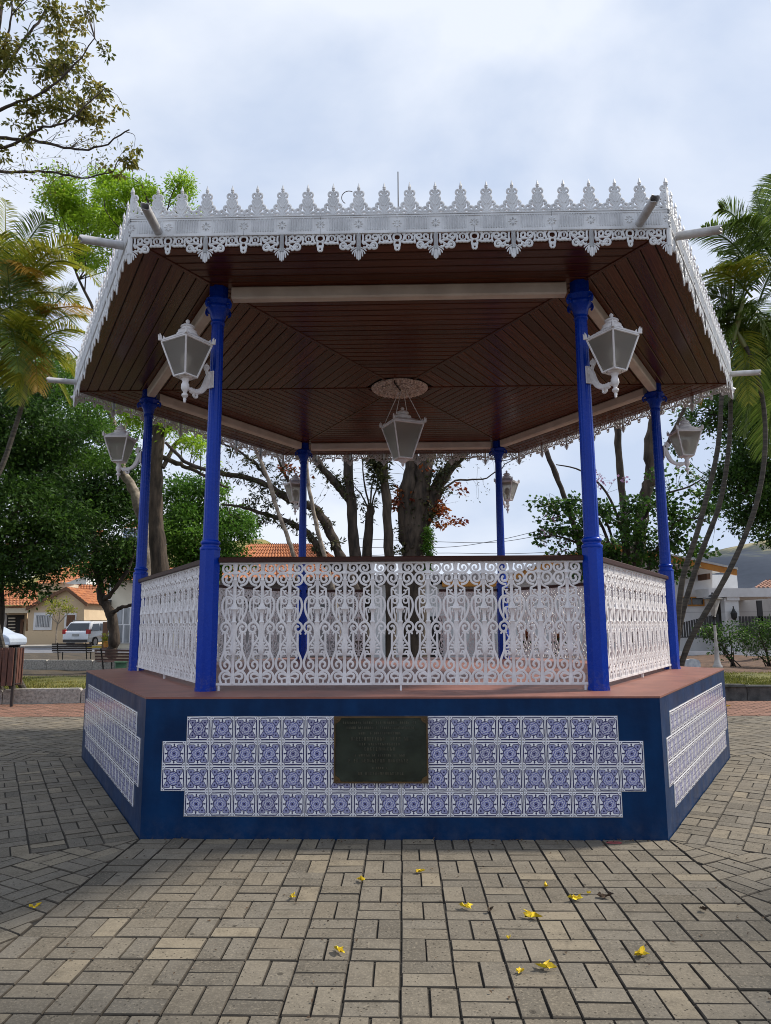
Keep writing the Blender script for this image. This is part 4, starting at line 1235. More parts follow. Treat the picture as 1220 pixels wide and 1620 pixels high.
# -- dark tree over the car and benches, leaning trunk
Y = 16.0
b0 = gp(182, Y, .3)
trunk = [b0, at(181, 1010, Y), at(178, 980, Y), at(170, 960, Y), at(160, 945, Y), at(156, 910, Y), at(150, 860, Y), at(140, 800, Y)]
K1 = PX([(163,950),(180,935,-.3),(200,905,-.4),(215,870,-.3)], Y); K2 = PX([(175,972),(188,963,-.2),(205,958,-.3),(230,950,-.5)], Y); K3 = PX([(156,900),(130,870,.5),(110,830,.6)], Y)
sp = [E(175,830,Y,62,75,1.8,60,22,100), E(120,800,Y,60,60,1.8,40,22,90), E(205,880,Y,30,30,1.2,18,18,70), E(160,890,Y,40,25,1.0,16,16,60), E(90,740,Y,70,60,1.8,40,24,90), E(190,760,Y,50,50,1.5,34,20,90), E(190,925,Y,25,14,.6,5,10,30)]
tree('leafy_tree', 'dark-leaved tree with forked leaning trunk standing over the benches at left', [(trunk, .20, .08), (K1, .09, .04), (K2, .08, .04), (K3, .07, .03)], sp, 'leaf_dark', (.21, .10), 'bark_dark', wob=.012)

# -- dark tree at the left edge
Y = 9.0
b0 = gp(-8, Y, .2)
trunk = [b0, at(-4, 980, Y), at(-6, 900, Y), at(-10, 800, Y), at(0, 700, Y)]
K1 = PX([(-8,860),(30,800,.2),(60,740,.3)], Y); K2 = PX([(-8,840),(-30,760),(-40,690)], Y)
sp = [E(20,790,Y,95,90,1.5,80,26,110), E(40,680,Y,90,60,1.5,50,26,110), E(35,900,Y,65,38,1.0,34,20,80), E(90,850,Y,40,50,1.0,22,20,80), E(10,620,Y,70,30,1.2,24,22,90)]
tree('leafy_tree', 'dense dark green tree filling the left edge above the house', [(trunk, .17, .09), (K1, .08, .03), (K2, .08, .03)], sp, 'leaf_dark', (.17, .075), 'bark_dark', tw=.016)
Y = 11.0
sp = [E(90,645,Y,80,45,1.2,36,22,110), E(60,600,Y,70,30,1.0,22,20,110), E(140,700,Y,55,50,1.0,24,20,100), E(40,720,Y,60,35,1.0,16,20,100), E(30,800,Y,40,20,.8,8,18,90)]
tree('leafy_tree', 'lighter green feathery tree between the palm and the dark trees at left', [([gp(-30, Y, .2), at(-20, 900, Y), at(5, 780, Y), at(50, 690, Y), at(90, 620, Y)], .12, .05), (PX([(20,740),(90,720,.2),(140,690,.3)], Y), .05, .02)],
     sp, 'leaf_mid', (.16, .05), 'bark_dark', tw=.015)

# -- dense bush-like tree seen between the left posts
Y = 19.0
sp = [E(305,850,Y,60,55,1.8,70,18,100), E(370,830,Y,32,30,1.2,24,15,70), E(300,790,Y,45,35,1.2,30,15,80), E(345,880,Y,55,25,1.2,26,14,70), E(340,780,Y,22,22,.8,9,12,50), E(275,920,Y,50,30,1.2,20,16,70)]
tree('leafy_tree', 'rounded dark green tree between the two left posts, beside the orange roof', [([gp(300, Y, 0), at(302, 940, Y), at(305, 880, Y), at(308, 820, Y)], .16, .06), (PX([(304,890),(340,850),(365,830)], Y), .06, .02)], sp, 'leaf_mid', (.22, .10), 'bark_dark')

# ---- the group of old trees behind the bandstand
def moss(path, Y, n_per, m=6, nl=16, cr=7):
    return [E(x, y, Y, 4, 4, .15, n_per, cr, nl) for x, y in path]
Y = 10.5
tr1 = [gp(655, Y), at(655, 960, Y), at(655, 880, Y), at(660, 810, Y), at(668, 750, Y), at(680, 700, Y), at(690, 600, Y)]
k1 = PX([(662,870),(680,800,.1),(698,760,.2),(720,730,.3),(760,690,.4),(800,640,.5)], Y)
k2 = PX([(648,860),(640,800,-.1),(650,740,-.1),(648,690,-.1),(640,620,0)], Y)
k3 = PX([(690,775),(730,760,.2),(770,755,.3),(800,735,.3),(845,712,.3)], Y)
k4 = PX([(720,730),(760,722,0),(800,728,0),(840,716,0)], Y)
redl = [E(640,790,Y,14,14,.3,9,9,30), E(690,805,Y,16,10,.3,6,8,26), E(672,745,Y,10,8,.3,4,7,20), E(700,825,Y,20,10,.3,6,6,9), E(720,825,Y,14,8,.2,5,5,6), E(725,775,Y,10,12,.2,5,5,6), E(668,815,Y,10,8,.3,4,7,18), E(660,690,Y,30,12,.4,6,8,18)]
mos = moss([(650,870),(640,850),(668,840),(690,800),(640,780),(655,760),(700,760),(720,735),(676,730),(690,745),(672,880),(660,800),(740,712),(665,690),(690,690),(650,720)], Y, 3, nl=22, cr=9)
ivy = [E(x, y, Y, 9, 9, .25, 5, 9, 26) for x, y in ((640,870),(672,860),(640,835),(660,830),(684,815),(645,800),(668,790),(695,775),(650,765),(676,765),(705,745),(660,735),(690,720),(725,722),(745,700),(676,700))]
col = [E(678, y, Y-.4, 4, 6, .06, 6, 5, 40) for y in (842,852,862,872,882,892,902)]
tree('old_tree', 'thick mossy forked trunk behind the hanging lantern with tufts of orange-red leaves', [(tr1, .34, .16), (k1, .22, .09), (k2, .22, .10), (k3, .03, .008), (k4, .022, .006)],
     mos, 'leaf_moss', (.11, .035), 'bark', extra=[('leaf_red', redl, (.13, .075), 'red_leaves'), ('leaf_moss', ivy, (.10, .05), 'epiphytes'), ('leaf_moss', [E(760,720,Y,90,30,.6,40,9,3), E(640,705,Y,70,25,.6,34,9,4), E(740,770,Y,40,30,.5,14,8,2), E(600,700,Y,60,25,.6,24,9,4), E(560,760,Y,40,40,.6,16,8,2)], (.07, .03), 'sparse_leaves'), ('leaf_mid', col, (.07, .03), 'ivy_column')], tw=.008, wob=.02, cat='tree', n=11)
Y = 10.0
tr1 = [gp(617, Y), at(617, 960, Y), at(615, 880, Y), at(612, 800, Y), at(607, 740, Y), at(612, 690, Y), at(622, 600, Y)]
mos = moss([(600,735),(597,750),(604,765),(598,718),(606,700),(594,730)], Y, 5, nl=34, cr=11)
tree('old_tree', 'straight grey trunk with a dark clump of epiphytes, left of the hanging lantern', [(tr1, .135, .10)], mos, 'leaf_moss', (.16, .04), 'bark', tw=0, wob=.01)
Y = 9.8
tr1 = [gp(570, Y), at(567, 950, Y), at(562, 880, Y), at(556, 800, Y), at(551, 750, Y), at(550, 690, Y), at(548, 600, Y)]
k1 = PX([(554,792),(538,772),(522,755),(508,738),(492,712),(470,670)], Y)
mos = moss([(540,770),(524,752),(510,738),(498,722),(556,785),(550,760),(486,705)], Y, 4, nl=24, cr=8)
tree('old_tree', 'dark forked trunk right of the far left post, one limb leaning left', [(tr1, .15, .10), (k1, .105, .07)], mos, 'leaf_moss', (.12, .035), 'bark_dark', tw=.006, wob=.01)
Y = 10.3
tr1 = [gp(582, Y), at(581, 950, Y), at(580, 880, Y), at(584, 830, Y), at(587, 800, Y)]
shoots = [PX([(586,806),(576,760),(572,720),(566,680)], Y), PX([(586,804),(590,760),(600,720),(598,680)], Y), PX([(587,804),(596,770),(604,740)], Y), PX([(585,810),(570,780),(560,770)], Y)]
mos = moss([(580,820),(572,800),(590,795)], Y, 3, nl=16, cr=8)
tree('old_tree', 'lopped pale stump with thin upright shoots between two dark trunks', [(tr1, .16, .10)]+[(s_, .025, .012) for s_ in shoots], mos, 'leaf_moss', (.10, .04), 'bark', tw=.006, wob=.008)
Y = 9.2
tr1 = [gp(585, Y), at(565, 950, Y), at(542, 892, Y), at(524, 845, Y), at(505, 812, Y), at(478, 795, Y), at(450, 785, Y), at(430, 772, Y), at(398, 757, Y), at(350, 748, Y), at(300, 735, Y), at(262, 700, Y)]
k1 = PX([(540,900),(515,892),(497,855),(470,832),(440,820),(415,812),(380,802),(350,798)], Y)
k2 = PX([(430,772),(415,745),(390,722),(360,705),(330,690)], Y); k3 = PX([(478,795),(455,760),(440,725),(430,690)], Y)
mos = moss([(500,812),(480,797),(460,790),(440,780),(425,775),(410,785),(405,765),(395,800),(380,756),(350,750),(490,850),(470,832),(450,826),(430,818),(415,820),(505,870),(440,760),(420,740),(395,730),(370,712),(345,700),(452,745),(425,800),(530,860),(514,830)], Y, 4, nl=20, cr=8)
red2 = [E(456,740,Y,14,10,.3,6,7,12), E(484,748,Y,8,8,.3,3,6,10), E(470,720,Y,18,8,.3,5,6,8)]
bare = [E(400,730,Y,60,40,.5,34,9,3), E(420,700,Y,70,25,.5,26,9,4), E(385,780,Y,40,25,.4,16,8,2), E(505,770,Y,25,30,.4,16,8,2)]
tree('old_tree', 'leaning tree whose mossy limbs spread left behind the far left lantern', [(tr1, .15, .035), (k1, .11, .02), (k2, .045, .015), (k3, .05, .015)], mos, 'leaf_moss', (.12, .035), 'bark_dark',
     extra=[('leaf_red', red2, (.11, .06), 'red_leaves'), ('leaf_moss', bare, (.09, .03), 'sparse_leaves')], tw=.007, wob=.01)
for lb, pts, Y in (('thin pale stem leaning left in front of the orange roof', [(480,960),(467,888),(455,850),(440,810),(425,762),(405,712),(385,650)], 8.6),
                   ('thin pale stem just right of the far left post', [(532,960),(516,888),(505,850),(497,815),(488,765),(483,700),(478,640)], 8.8)):
    p = [gp(pts[0][0]+12, Y)]+PX(pts, Y)
    tree('old_tree', lb, [(p, .055, .04)], None, None, None, 'bark_pale', tw=0, wob=.006)
# ---- right-hand stems, flowering bush, dark tree
Y = 9.5
for lb, pts, r0, bk in (('slim dark stem leaning left between the right-hand posts', [(935,960),(918,870),(905,820),(888,772),(866,716),(850,660)], .075, 'bark_dark'),
                    ('rough straight trunk just right of the front right post', [(1000,960),(994,880),(988,820),(983,760),(978,700),(976,640)], .105, 'bark')):
    tree('old_tree', lb, [([gp(pts[0][0]+8, Y)]+PX(pts, Y), r0, r0*.75)], None, None, None, bk, tw=0, wob=.008)
Y = 9.9
tr1 = [gp(1003, Y), at(1004, 960, Y), at(1008, 890, Y), at(1014, 830, Y), at(1022, 780, Y), at(1030, 750, Y), at(1028, 710, Y), at(1034, 670, Y), at(1050, 600, Y)]
k1 = PX([(1024,790),(1048,720,.1),(1068,680,.2),(1090,630,.3)], Y)
tree('old_tree', 'pale crooked trunk behind the right-hand side post', [(tr1, .17, .12), (k1, .07, .04)], None, None, None, 'bark', tw=0, wob=.012)
Y = 8.6
canes = [PX(p, Y) for p in ([(985,960),(960,850),(930,800),(900,790),(860,800)], [(990,960),(985,850),(960,780),(920,745),(880,735)], [(1000,960),(1010,850),(1040,790),(1090,770),(1115,755)], [(1005,960),(1050,850),(1090,820),(1130,830)], [(985,960),(940,880),(890,850),(850,850)], [(980,960),(970,860),(955,820),(935,810)])]
sp = [E(900,820,Y,62,36,.7,42,9,20), E(960,840,Y,50,50,.8,44,10,26), E(1030,830,Y,55,55,.8,52,10,28), E(1090,810,Y,42,40,.7,32,9,22), E(1060,760,Y,50,28,.6,18,8,10), E(890,860,Y,50,25,.6,18,8,18), E(1080,870,Y,50,22,.6,22,9,22), E(860,800,Y,30,24,.4,9,6,7), E(950,900,Y,60,30,.6,26,10,26), E(1040,900,Y,60,25,.6,24,10,26)]
fl = [E(890,850,Y,40,26,.5,10,7,9), E(965,760,Y,36,14,.4,9,6,7), E(1000,810,Y,40,20,.5,5,6,7), E(880,815,Y,24,16,.4,6,6,7)]
tree('flowering_shrub', 'sprawling round-leaved shrub with mauve flowers between and beside the right-hand posts', [(np.concatenate([[gp(992, Y)], c]), .05, .012) for c in canes], sp, 'leaf_dark', (.095, .085), 'bark_dark', cat='shrub', extra=[('flower_pink', fl, (.07, .055), 'flower_cloud')], tw=.008)
Y = 15.5
sp = [E(1205,700,Y,60,90,1.6,80,22,90), E(1180,790,Y,40,50,1.2,30,18,80), E(1225,620,Y,60,60,1.5,40,22,80), E(1120,650,Y,45,45,1.0,20,14,40), E(1090,690,Y,40,30,.8,10,10,22), E(1225,820,Y,26,45,.8,16,16,60), E(1150,760,Y,22,30,.8,8,12,40), E(1165,640,Y,40,40,1.2,26,18,70), E(1205,580,Y,45,50,1.2,30,20,80), E(1180,560,Y,50,40,1.2,20,18,70)]
tree('leafy_tree', 'dense dark tree at the right edge behind the palm stems', [([gp(1245, Y), at(1243, 950, Y), at(1236, 820, Y), at(1225, 700, Y), at(1215, 600, Y)], .22, .08), (PX([(1230,760),(1195,700),(1160,670),(1110,640)], Y), .07, .02), (PX([(1230,820),(1200,800),(1180,780)], Y), .06, .02)], sp, 'leaf_dark', (.20, .11), 'bark_dark')

# ================================================================== PALMS
MAT['palm_green'] = leaf_mat('palm_leaflet', (0.045, 0.085, 0.014), (0.115, 0.185, 0.03), (0.26, 0.32, 0.075), .5, .4)
MAT['palm_yellow'] = leaf_mat('yellowing_palm_leaflet', (0.11, 0.15, 0.012), (0.26, 0.29, 0.025), (0.48, 0.40, 0.05), .5, .4)
MAT['palm_orange'] = leaf_mat('dying_palm_leaflet', (0.22, 0.12, 0.015), (0.44, 0.26, 0.03), (0.56, 0.38, 0.09), .5, .5)
MAT['palm_stem'] = simple('ringed_palm_stem', (0.085, 0.072, 0.054), (0.028, 0.024, 0.019), 0.85, 5, b_scale=8, b_dist=0.02, stretch=(.5, .5, 7), detail=4)
MAT['crownshaft'] = simple('smooth_green_crownshaft', (0.20, 0.20, 0.06), (0.11, 0.12, 0.04), 0.5, 3)
def frond(root, pts, n, llen, mat, droop=.45, up=.3, seed=0, name='frond'):
    rs = np.random.default_rng(seed+11)
    n = int(n*1.45); llen *= 1.12
    P = smooth_path(pts, 8); m = len(P)
    mb = MB(); mb.tube(P, np.linspace(.022, .004, m), 5)
    T = unit(np.gradient(P, axis=0)); tones = [.35]*len(mb.f)
    for i in range(n):
        t = .14+.86*(i+.5)/n; q = t*(m-1); a = int(min(q, m-2)); fr_ = q-a
        p = P[a]*(1-fr_)+P[a+1]*fr_; tg = T[a]
        side = unit(np.cross(tg, [0, 0, 1.0])[None])[0]; upv = np.cross(side, tg)
        L = llen*(math.sin(PI*min(1, .16+t*.86))**.55)*rs.uniform(.85, 1.1)
        tn = rs.normal(.5, .18)
        for s in (-1, 1):
            d = side*s*.85+tg*(.35+.55*t)+upv*up+rs.normal(0, .07, 3); d /= np.linalg.norm(d)
            w = .022*rs.uniform(.8, 1.15)*(llen/.7)**.5
            wv = np.cross(d, upv); wv /= np.linalg.norm(wv)
            vs = []
            for k_, (u_, ww) in enumerate(((0, .35), (.35, 1), (.7, .75), (1, .03))):
                c = p+d*L*u_+np.array([0, 0, -1])*droop*L*u_*u_
                vs += [c+wv*w*.5*ww, c-wv*w*.5*ww]
            mb.add(vs, [(0, 1, 3, 2), (2, 3, 5, 4), (4, 5, 7, 6)])
            tones += [min(1, max(0, tn))]*3
    o = mb.build(name, mat, root)
    tone_attr(o, tones)
    return o
def frond_to(root, p0, base_px, tip_px, Y, dy, sag, n, llen, mat, seed, droop=.45, up=.3):
    a = at(base_px[0], base_px[1], Y)-p0; b = at(tip_px[0], tip_px[1], Y+dy)-p0
    L = np.linalg.norm(b-a)
    m1 = a+(b-a)*.35+np.array([0, 0, L*sag]); m2 = a+(b-a)*.72+np.array([0, 0, L*sag*.85])
    return frond(root, [a, m1, m2, b], n, llen, mat, droop, up, seed)
# left palm: several crowns of yellowing fronds
Y = 4.1
p0 = np.array([at(18, 900, Y)[0]-.5, Y+.9, .2])
lp = thing('palm', 'clump of areca palm with yellow and orange fronds at the left edge', 'palm', tuple(p0))
for i, (pts) in enumerate(([(-70,1000),(-60,820),(-35,680),(-5,600),(8,560)], [(-60,1000),(-30,850),(10,720),(35,640),(45,590)], [(-80,1000),(-110,800),(-80,600),(-30,480),(10,440)])):
    q = [np.array([0, 0, 0])+np.array([.15*i, .1*i, 0])]+[np.array(at(x, y, Y+.6))-p0 for x, y in pts[1:]]
    mb = MB(); mb.tube(smooth_path(q, 6), np.linspace(.055, .035, 6*4+1), 8); mb.build('stem', 'palm_stem', lp, smooth=True)
    mb = MB(); e = q[-1]; mb.tube([q[-2]*.25+e*.75, e, e+np.array([.02, 0, .28])], [.045, .05, .022], 8); mb.build('crownshaft', 'crownshaft', lp, smooth=True)
FR = [((10,450),(8,315),.2,.02,30,.42,'palm_yellow'), ((15,440),(75,345),-.2,.12,44,.5,'palm_green'), ((20,460),(130,385),-.3,.16,54,.55,'palm_yellow'), ((40,450),(160,455),-.5,.26,60,.55,'palm_yellow'),
      ((10,430),(-60,380),0,.15,40,.5,'palm_yellow'), ((5,470),(48,430),-.5,.30,40,.5,'palm_orange'), ((30,470),(-50,470),-.4,.2,40,.5,'palm_yellow'), ((45,505),(148,490),-.2,.10,40,.38,'palm_orange'),
      ((45,560),(140,530),-.4,.18,50,.5,'palm_yellow'), ((45,570),(135,600),-.3,.22,46,.45,'palm_yellow'), ((40,560),(60,480),-.2,.1,40,.42,'palm_yellow'), ((30,560),(-30,520),-.2,.2,40,.45,'palm_green'),
      ((45,540),(60,620),-.3,.2,30,.35,'palm_orange'), ((10,560),(-40,600),-.3,.2,40,.4,'palm_green'), ((20,540),(10,410),-.5,.05,44,.5,'palm_green'), ((40,580),(28,640),-.2,.1,24,.3,'palm_yellow'),
      ((15,560),(45,500),-.6,.1,40,.5,'palm_yellow'), ((0,520),(30,590),-.7,.25,44,.5,'palm_green'), ((40,560),(120,455),.3,.14,44,.5,'palm_green'), ((10,480),(100,420),.4,.1,44,.55,'palm_yellow'),
      ((50,580),(110,640),.2,.2,36,.4,'palm_yellow')]
for i, (b_, t_, dy, sag, n, ll, mt) in enumerate(FR):
    frond_to(lp, p0, b_, t_, Y+.4, dy, sag, n, ll, mt, i, droop=.35 if mt != 'palm_orange' else .6)
rs_ = random.Random(5)
for i in range(26):
    bx, by = rs_.choice([(10,450),(40,555),(15,560),(-15,500),(30,480)]); an = rs_.uniform(-.3, 2*PI-.3); ln = rs_.uniform(70, 125)
    frond_to(lp, p0, (bx, by), (bx+ln*math.cos(an), by-ln*.8*math.sin(an)-10), Y+.5, rs_.uniform(-.6, .6), rs_.uniform(.10, .25), 40, .48, rs_.choice(['palm_green', 'palm_yellow', 'palm_yellow', 'palm_yellow', 'palm_green', 'palm_yellow']), 100+i, droop=.4)
# right palm: leaning ringed stems and arching green fronds
Y = 4.6
p0 = np.array([*at(1078, 1000, Y)[:2], .2])
rp = thing('palm', 'clump of slim leaning palm stems and arching green fronds at the right edge', 'palm', tuple(p0))
STEMS = [[(1064,1052),(1078,930),(1104,840),(1130,740),(1139,680),(1145,600),(1170,500)], [(1058,1052),(1078,980),(1108,880),(1138,800),(1152,720),(1156,640),(1150,560),(1155,470)], [(1062,1052),(1090,1018),(1128,950),(1165,880),(1196,800),(1210,720),(1208,640),(1190,570),(1172,535)]]
for i, st in enumerate(STEMS):
    q = [np.array(at(x, y, Y+.35*(i % 2)))-p0 for x, y in st]; q[0][2] = 0
    mb = MB(); s_ = smooth_path(q, 7); mb.tube(s_, np.linspace(.050, .034, len(s_))*(1+.05*np.sin(np.arange(len(s_))*2.2)), 9); mb.build('stem', 'palm_stem', rp, smooth=True)
    e, f_ = q[-1], q[-2]; mb = MB(); mb.tube([f_*.4+e*.6, f_*.1+e*.9, e+(e-f_)*.3], [.038, .05, .02], 9); mb.build('crownshaft', 'crownshaft', rp, smooth=True)
FR = [((1200,440),(1098,372),-.3,.24,64,.55,'palm_green'), ((1190,470),(1105,440),-.5,.2,56,.52,'palm_yellow'), ((1230,420),(1195,300),0,.02,50,.6,'palm_green'), ((1215,430),(1140,330),.2,.18,60,.6,'palm_green'),
      ((1190,500),(1120,520),-.2,.25,56,.5,'palm_green'), ((1180,520),(1130,600),-.3,.3,50,.45,'palm_green'), ((1220,450),(1290,400),0,.2,50,.6,'palm_green'), ((1200,480),(1240,400),-.4,.1,50,.6,'palm_green'),
      ((1185,500),(1225,560),-.3,.3,50,.5,'palm_green'), ((1165,490),(1120,470),.1,.2,46,.5,'palm_green'), ((1170,500),(1200,380),-.2,.1,56,.55,'palm_green'), ((1175,520),(1185,640),-.3,.2,44,.4,'palm_yellow'),
      ((1200,520),(1250,620),-.3,.3,50,.5,'palm_green'), ((1160,480),(1175,380),.3,.1,50,.55,'palm_green'), ((1150,560),(1110,640),.2,.2,30,.35,'palm_orange'), ((1155,480),(1130,560),.4,.3,44,.45,'palm_green'),
      ((1195,480),(1140,590),.5,.3,50,.5,'palm_green'), ((1215,500),(1200,660),.6,.1,50,.5,'palm_green'), ((1240,420),(1225,275),.3,.05,54,.6,'palm_green'), ((1190,460),(1160,420),-.6,.2,40,.5,'palm_yellow'),
      ((1220,560),(1175,690),.5,.2,50,.5,'palm_green'), ((1230,600),(1215,720),.4,.1,50,.5,'palm_green'), ((1170,540),(1215,470),.2,.15,50,.5,'palm_green')]
for i, (b_, t_, dy, sag, n, ll, mt) in enumerate(FR):
    frond_to(rp, p0, b_, t_, Y+.2, dy, sag, n, ll, mt, 50+i, droop=.4)

for i in range(24):
    bx, by = rs_.choice([(1200,450),(1165,490),(1180,525),(1230,420),(1215,560)]); an = rs_.uniform(0, 2*PI); ln = rs_.uniform(70, 120)
    tx, ty = bx+ln*math.cos(an), by-ln*.8*math.sin(an)-5
    if ty < 300 or tx < 1095: continue
    frond_to(rp, p0, (bx, by), (tx, ty), Y+.3, rs_.uniform(-.5, .6), rs_.uniform(.10, .28), 42, .5, rs_.choice(['palm_green']*6), 200+i, droop=.42)
# ================================================================== SHRUBS, LAMP POST, BENCHES, BIN
def shrub(name, label, px, Y, specs, leaf, LW, nst=7):
    b0 = gp(px, Y, .2); limbs_ = []
    for i in range(nst):
        s = specs[i % len(specs)]; e = np.array(s[0])+RNG.normal(0, .12, 3)
        limbs_.append(([b0+np.array([RNG.normal(0, .06), RNG.normal(0, .05), 0]), (b0+e)/2+RNG.normal(0, .05, 3), e], .018, .008))
    return tree(name, label, limbs_, specs, leaf, LW, 'bark_dark', cat='shrub', tw=.006, n=5)
Y = 12.0
shrub('garden_shrub', 'airy round-leaved shrub beside the lamp post at right', 1150, Y, [E(1150,1003,Y,32,20,.5,24,8,26), E(1128,998,Y,28,13,.4,10,7,18), E(1160,1022,Y,24,18,.4,14,7,20), E(1140,1032,Y,16,14,.3,6,6,14)], 'leaf_dark', (.075, .05), 9)
shrub('garden_shrub', 'dense dark shrub at the right edge in front of the carport', 1205, Y, [E(1205,1005,Y,34,24,.6,36,9,44), E(1225,1010,Y,26,26,.6,22,9,44), E(1200,1032,Y,20,12,.4,8,8,26)], 'leaf_dark', (.075, .03), 9)
MAT['lamp_white'] = simple('white_lamp_paint', (0.55, 0.53, 0.50), (0.35, 0.33, 0.31), 0.6, 6)
MAT['lamp_black'] = simple('black_lamp_iron', (0.015, 0.015, 0.016), None, 0.5)
b0 = gp(1124, 11.5, .2); lp_ = thing('lamp_post', 'old street lamp with white inverted-cone lantern on a stone-coloured post', 'lamp post', tuple(b0))
hz_ = at(1124, 945, 11.5)[2]-.2
MB().lathe([(.12,0),(.12,.05),(.09,.09),(.075,.16),(.06,.2),(.055,.5),(.045,.56),(.036,.7),(.033,hz_*.62)], 12).build('post', 'lamp_white', lp_, smooth=True)
MB().lathe([(.03,hz_*.6),(.05,hz_*.62),(.035,hz_*.64),(.03,hz_*.7),(.05,hz_*.72),(.02,hz_*.74)], 10).build('neck', 'lamp_black', lp_, smooth=True)
MB().lathe([(.05,hz_*.735),(.20,hz_*.965),(.21,hz_*.975)], 4).build('lantern', 'lamp_white', lp_)
MB().lathe([(.25,hz_*.975),(.24,hz_*.985),(.10,hz_*1.01),(.09,hz_*1.03),(.03,hz_*1.045),(.02,hz_*1.07)], 12).build('cover', 'lamp_black', lp_, smooth=True)
MAT['bench_white'] = simple('white_cast_bench', (0.6, 0.62, 0.66), (0.4, 0.43, 0.5), 0.7, 12)
cb = gp(1086, 9.6, .17)
mb = MB(); wv = [(-.13,0),(.13,0),(.13,.26),(.10,.32),(.04,.345),(-.04,.345),(-.10,.32),(-.13,.26)]
mb.prism_y([(x*1.35, z) for x, z in wv], 0, .07); sl = mb.build('garden_bench', 'bench_white', loc=tuple(cb), label='low white round-topped seat end beside the right-hand side post', cat='bench')
MAT['bench_slat'] = simple('dark_bench_slat', (0.035, 0.022, 0.018), (0.018, 0.012, 0.01), 0.6, 9)
MAT['bench_brown'] = simple('brown_bench_slat', (0.11, 0.045, 0.03), (0.05, 0.025, 0.018), 0.6, 9)
def bench(label, loc, L, rz, slat='bench_slat'):
    r_ = thing('park_bench', label, 'bench', loc, rz, 'slatted park benches')
    for i in range(4): MB().box(-L/2, L/2, .20+i*.016, .235+i*.016, .48+i*.115, .56+i*.115).build('back_slat', slat, r_)
    for i in range(4): MB().box(-L/2, L/2, -.24+i*.11, -.155+i*.11, .42, .445).build('seat_slat', slat, r_)
    for x in (-L/2+.22, L/2-.22):
        m_ = MB(); m_.tube([(x, .12, .0), (x, .20, .42), (x, .30, .95)], .022, 6); m_.tube([(x, -.22, 0), (x, -.2, .42), (x, .2, .42)], .022, 6)
        m_.build('leg', 'lamp_black', r_)
    r_.scale = (1, 1, .72)
    return r_
g = gp(126, 20.5, .03); bench('dark slatted bench in front of the parked silver car', tuple(g), 1.55, PI)
g = gp(203, 12.6, .04); bench('brown slatted bench half hidden behind the left-hand side post', tuple(g), 1.5, PI*.92, 'bench_brown')
MAT['bin_green'] = simple('green_plastic_bin', (0.06, 0.16, 0.09), (0.02, 0.06, 0.035), 0.5, 5)
g = gp(199, 11.6, .07); bn = thing('litter_bin', 'small green bin behind the left-hand side post', 'bin', tuple(g), .5)
MB().prism_z([(-.13,-.11),(.13,-.11),(.14,.11),(-.14,.11)], 0, .30).build('body', 'bin_green', bn); MB().prism_z([(-.15,-.13),(.15,-.13),(.16,.13),(-.16,.13)], .30, .335).build('lid', 'bin_green', bn)
# slatted wooden bin at the left edge
MAT['bin_wood'] = simple('brown_stained_slat', (0.13, 0.05, 0.032), (0.065, 0.027, 0.02), 0.65, 8, stretch=(8, 8, 1))
MAT['bin_post'] = simple('dark_iron_post', (0.03, 0.022, 0.02), None, 0.6)
gb = ground(15, 1118); br_ = thing('slatted_bin', 'brown wooden slatted litter bin on dark iron posts at the left edge', 'bin', (gb[0]-.30, gb[1], 0), math.radians(4))
for x in (-.36, .32): MB().box(x-.02, x+.02, -.02, .02, 0, .98).build('post', 'bin_post', br_)
for f_, yy in (('front', -.05), ('back', .32)):
    for i in range(7): MB().cbox(-.345+i*.098, -.345+i*.098+.078, yy-.012, yy+.012, .34+random.uniform(-.004, .004), .965, .004).build('slat', 'bin_wood', br_)
for yy in (.03, .12, .21): 
    for x in (-.35, .315): MB().box(x-.011, x+.011, yy-.03, yy+.035, .34, .96).build('slat', 'bin_wood', br_)
MB().box(-.35, .34, -.036, -.028+.3, .36, .372).build('bottom', 'bin_post', br_)

# ================================================================== HOUSES, CARS, HILLS
MAT['beige_wall'] = simple('beige_house_plaster', (0.60, 0.47, 0.31), (0.50, 0.38, 0.25), 0.9, .8, b_scale=12, b_dist=0.004)
MAT['cream_wall'] = simple('cream_house_plaster', (0.66, 0.60, 0.47), (0.54, 0.48, 0.37), 0.9, .8, b_scale=12, b_dist=0.004)
MAT['grey_wall'] = simple('grey_mauve_plaster', (0.30, 0.27, 0.27), (0.22, 0.2, 0.2), 0.9, .8)
MAT['orange_tile'] = simple('orange_clay_roof', (0.46, 0.17, 0.06), (0.28, 0.10, 0.045), 0.85, 2.5, b_scale=14, b_dist=0.02, detail=6)
MAT['brown_wood'] = simple('brown_timber', (0.16, 0.075, 0.035), (0.09, 0.04, 0.02), 0.7, 5, stretch=(6, 6, 1))
MAT['white_trim'] = simple('white_window_trim', (0.72, 0.72, 0.72), (0.62, 0.62, 0.62), 0.7, 2)
MAT['orange_trim'] = simple('orange_painted_fascia', (0.52, 0.22, 0.025), (0.38, 0.15, 0.02), 0.6, 4)
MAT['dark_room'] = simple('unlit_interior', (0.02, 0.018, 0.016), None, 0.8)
def pane_mat(name, c, r=.12):
    m, b = new_mat(name, r, .6); link(ramp(noise(1.3, 3, .5, 'World', (3, 3, .6)), (.35, tuple(x*.45 for x in c)), (.65, c)), b.inputs['Base Color']); return m
MAT['pane'] = pane_mat('curtained_window_pane', (0.30, 0.32, 0.34)); MAT['pane_dark'] = pane_mat('dark_window_pane', (0.03, 0.03, 0.035))
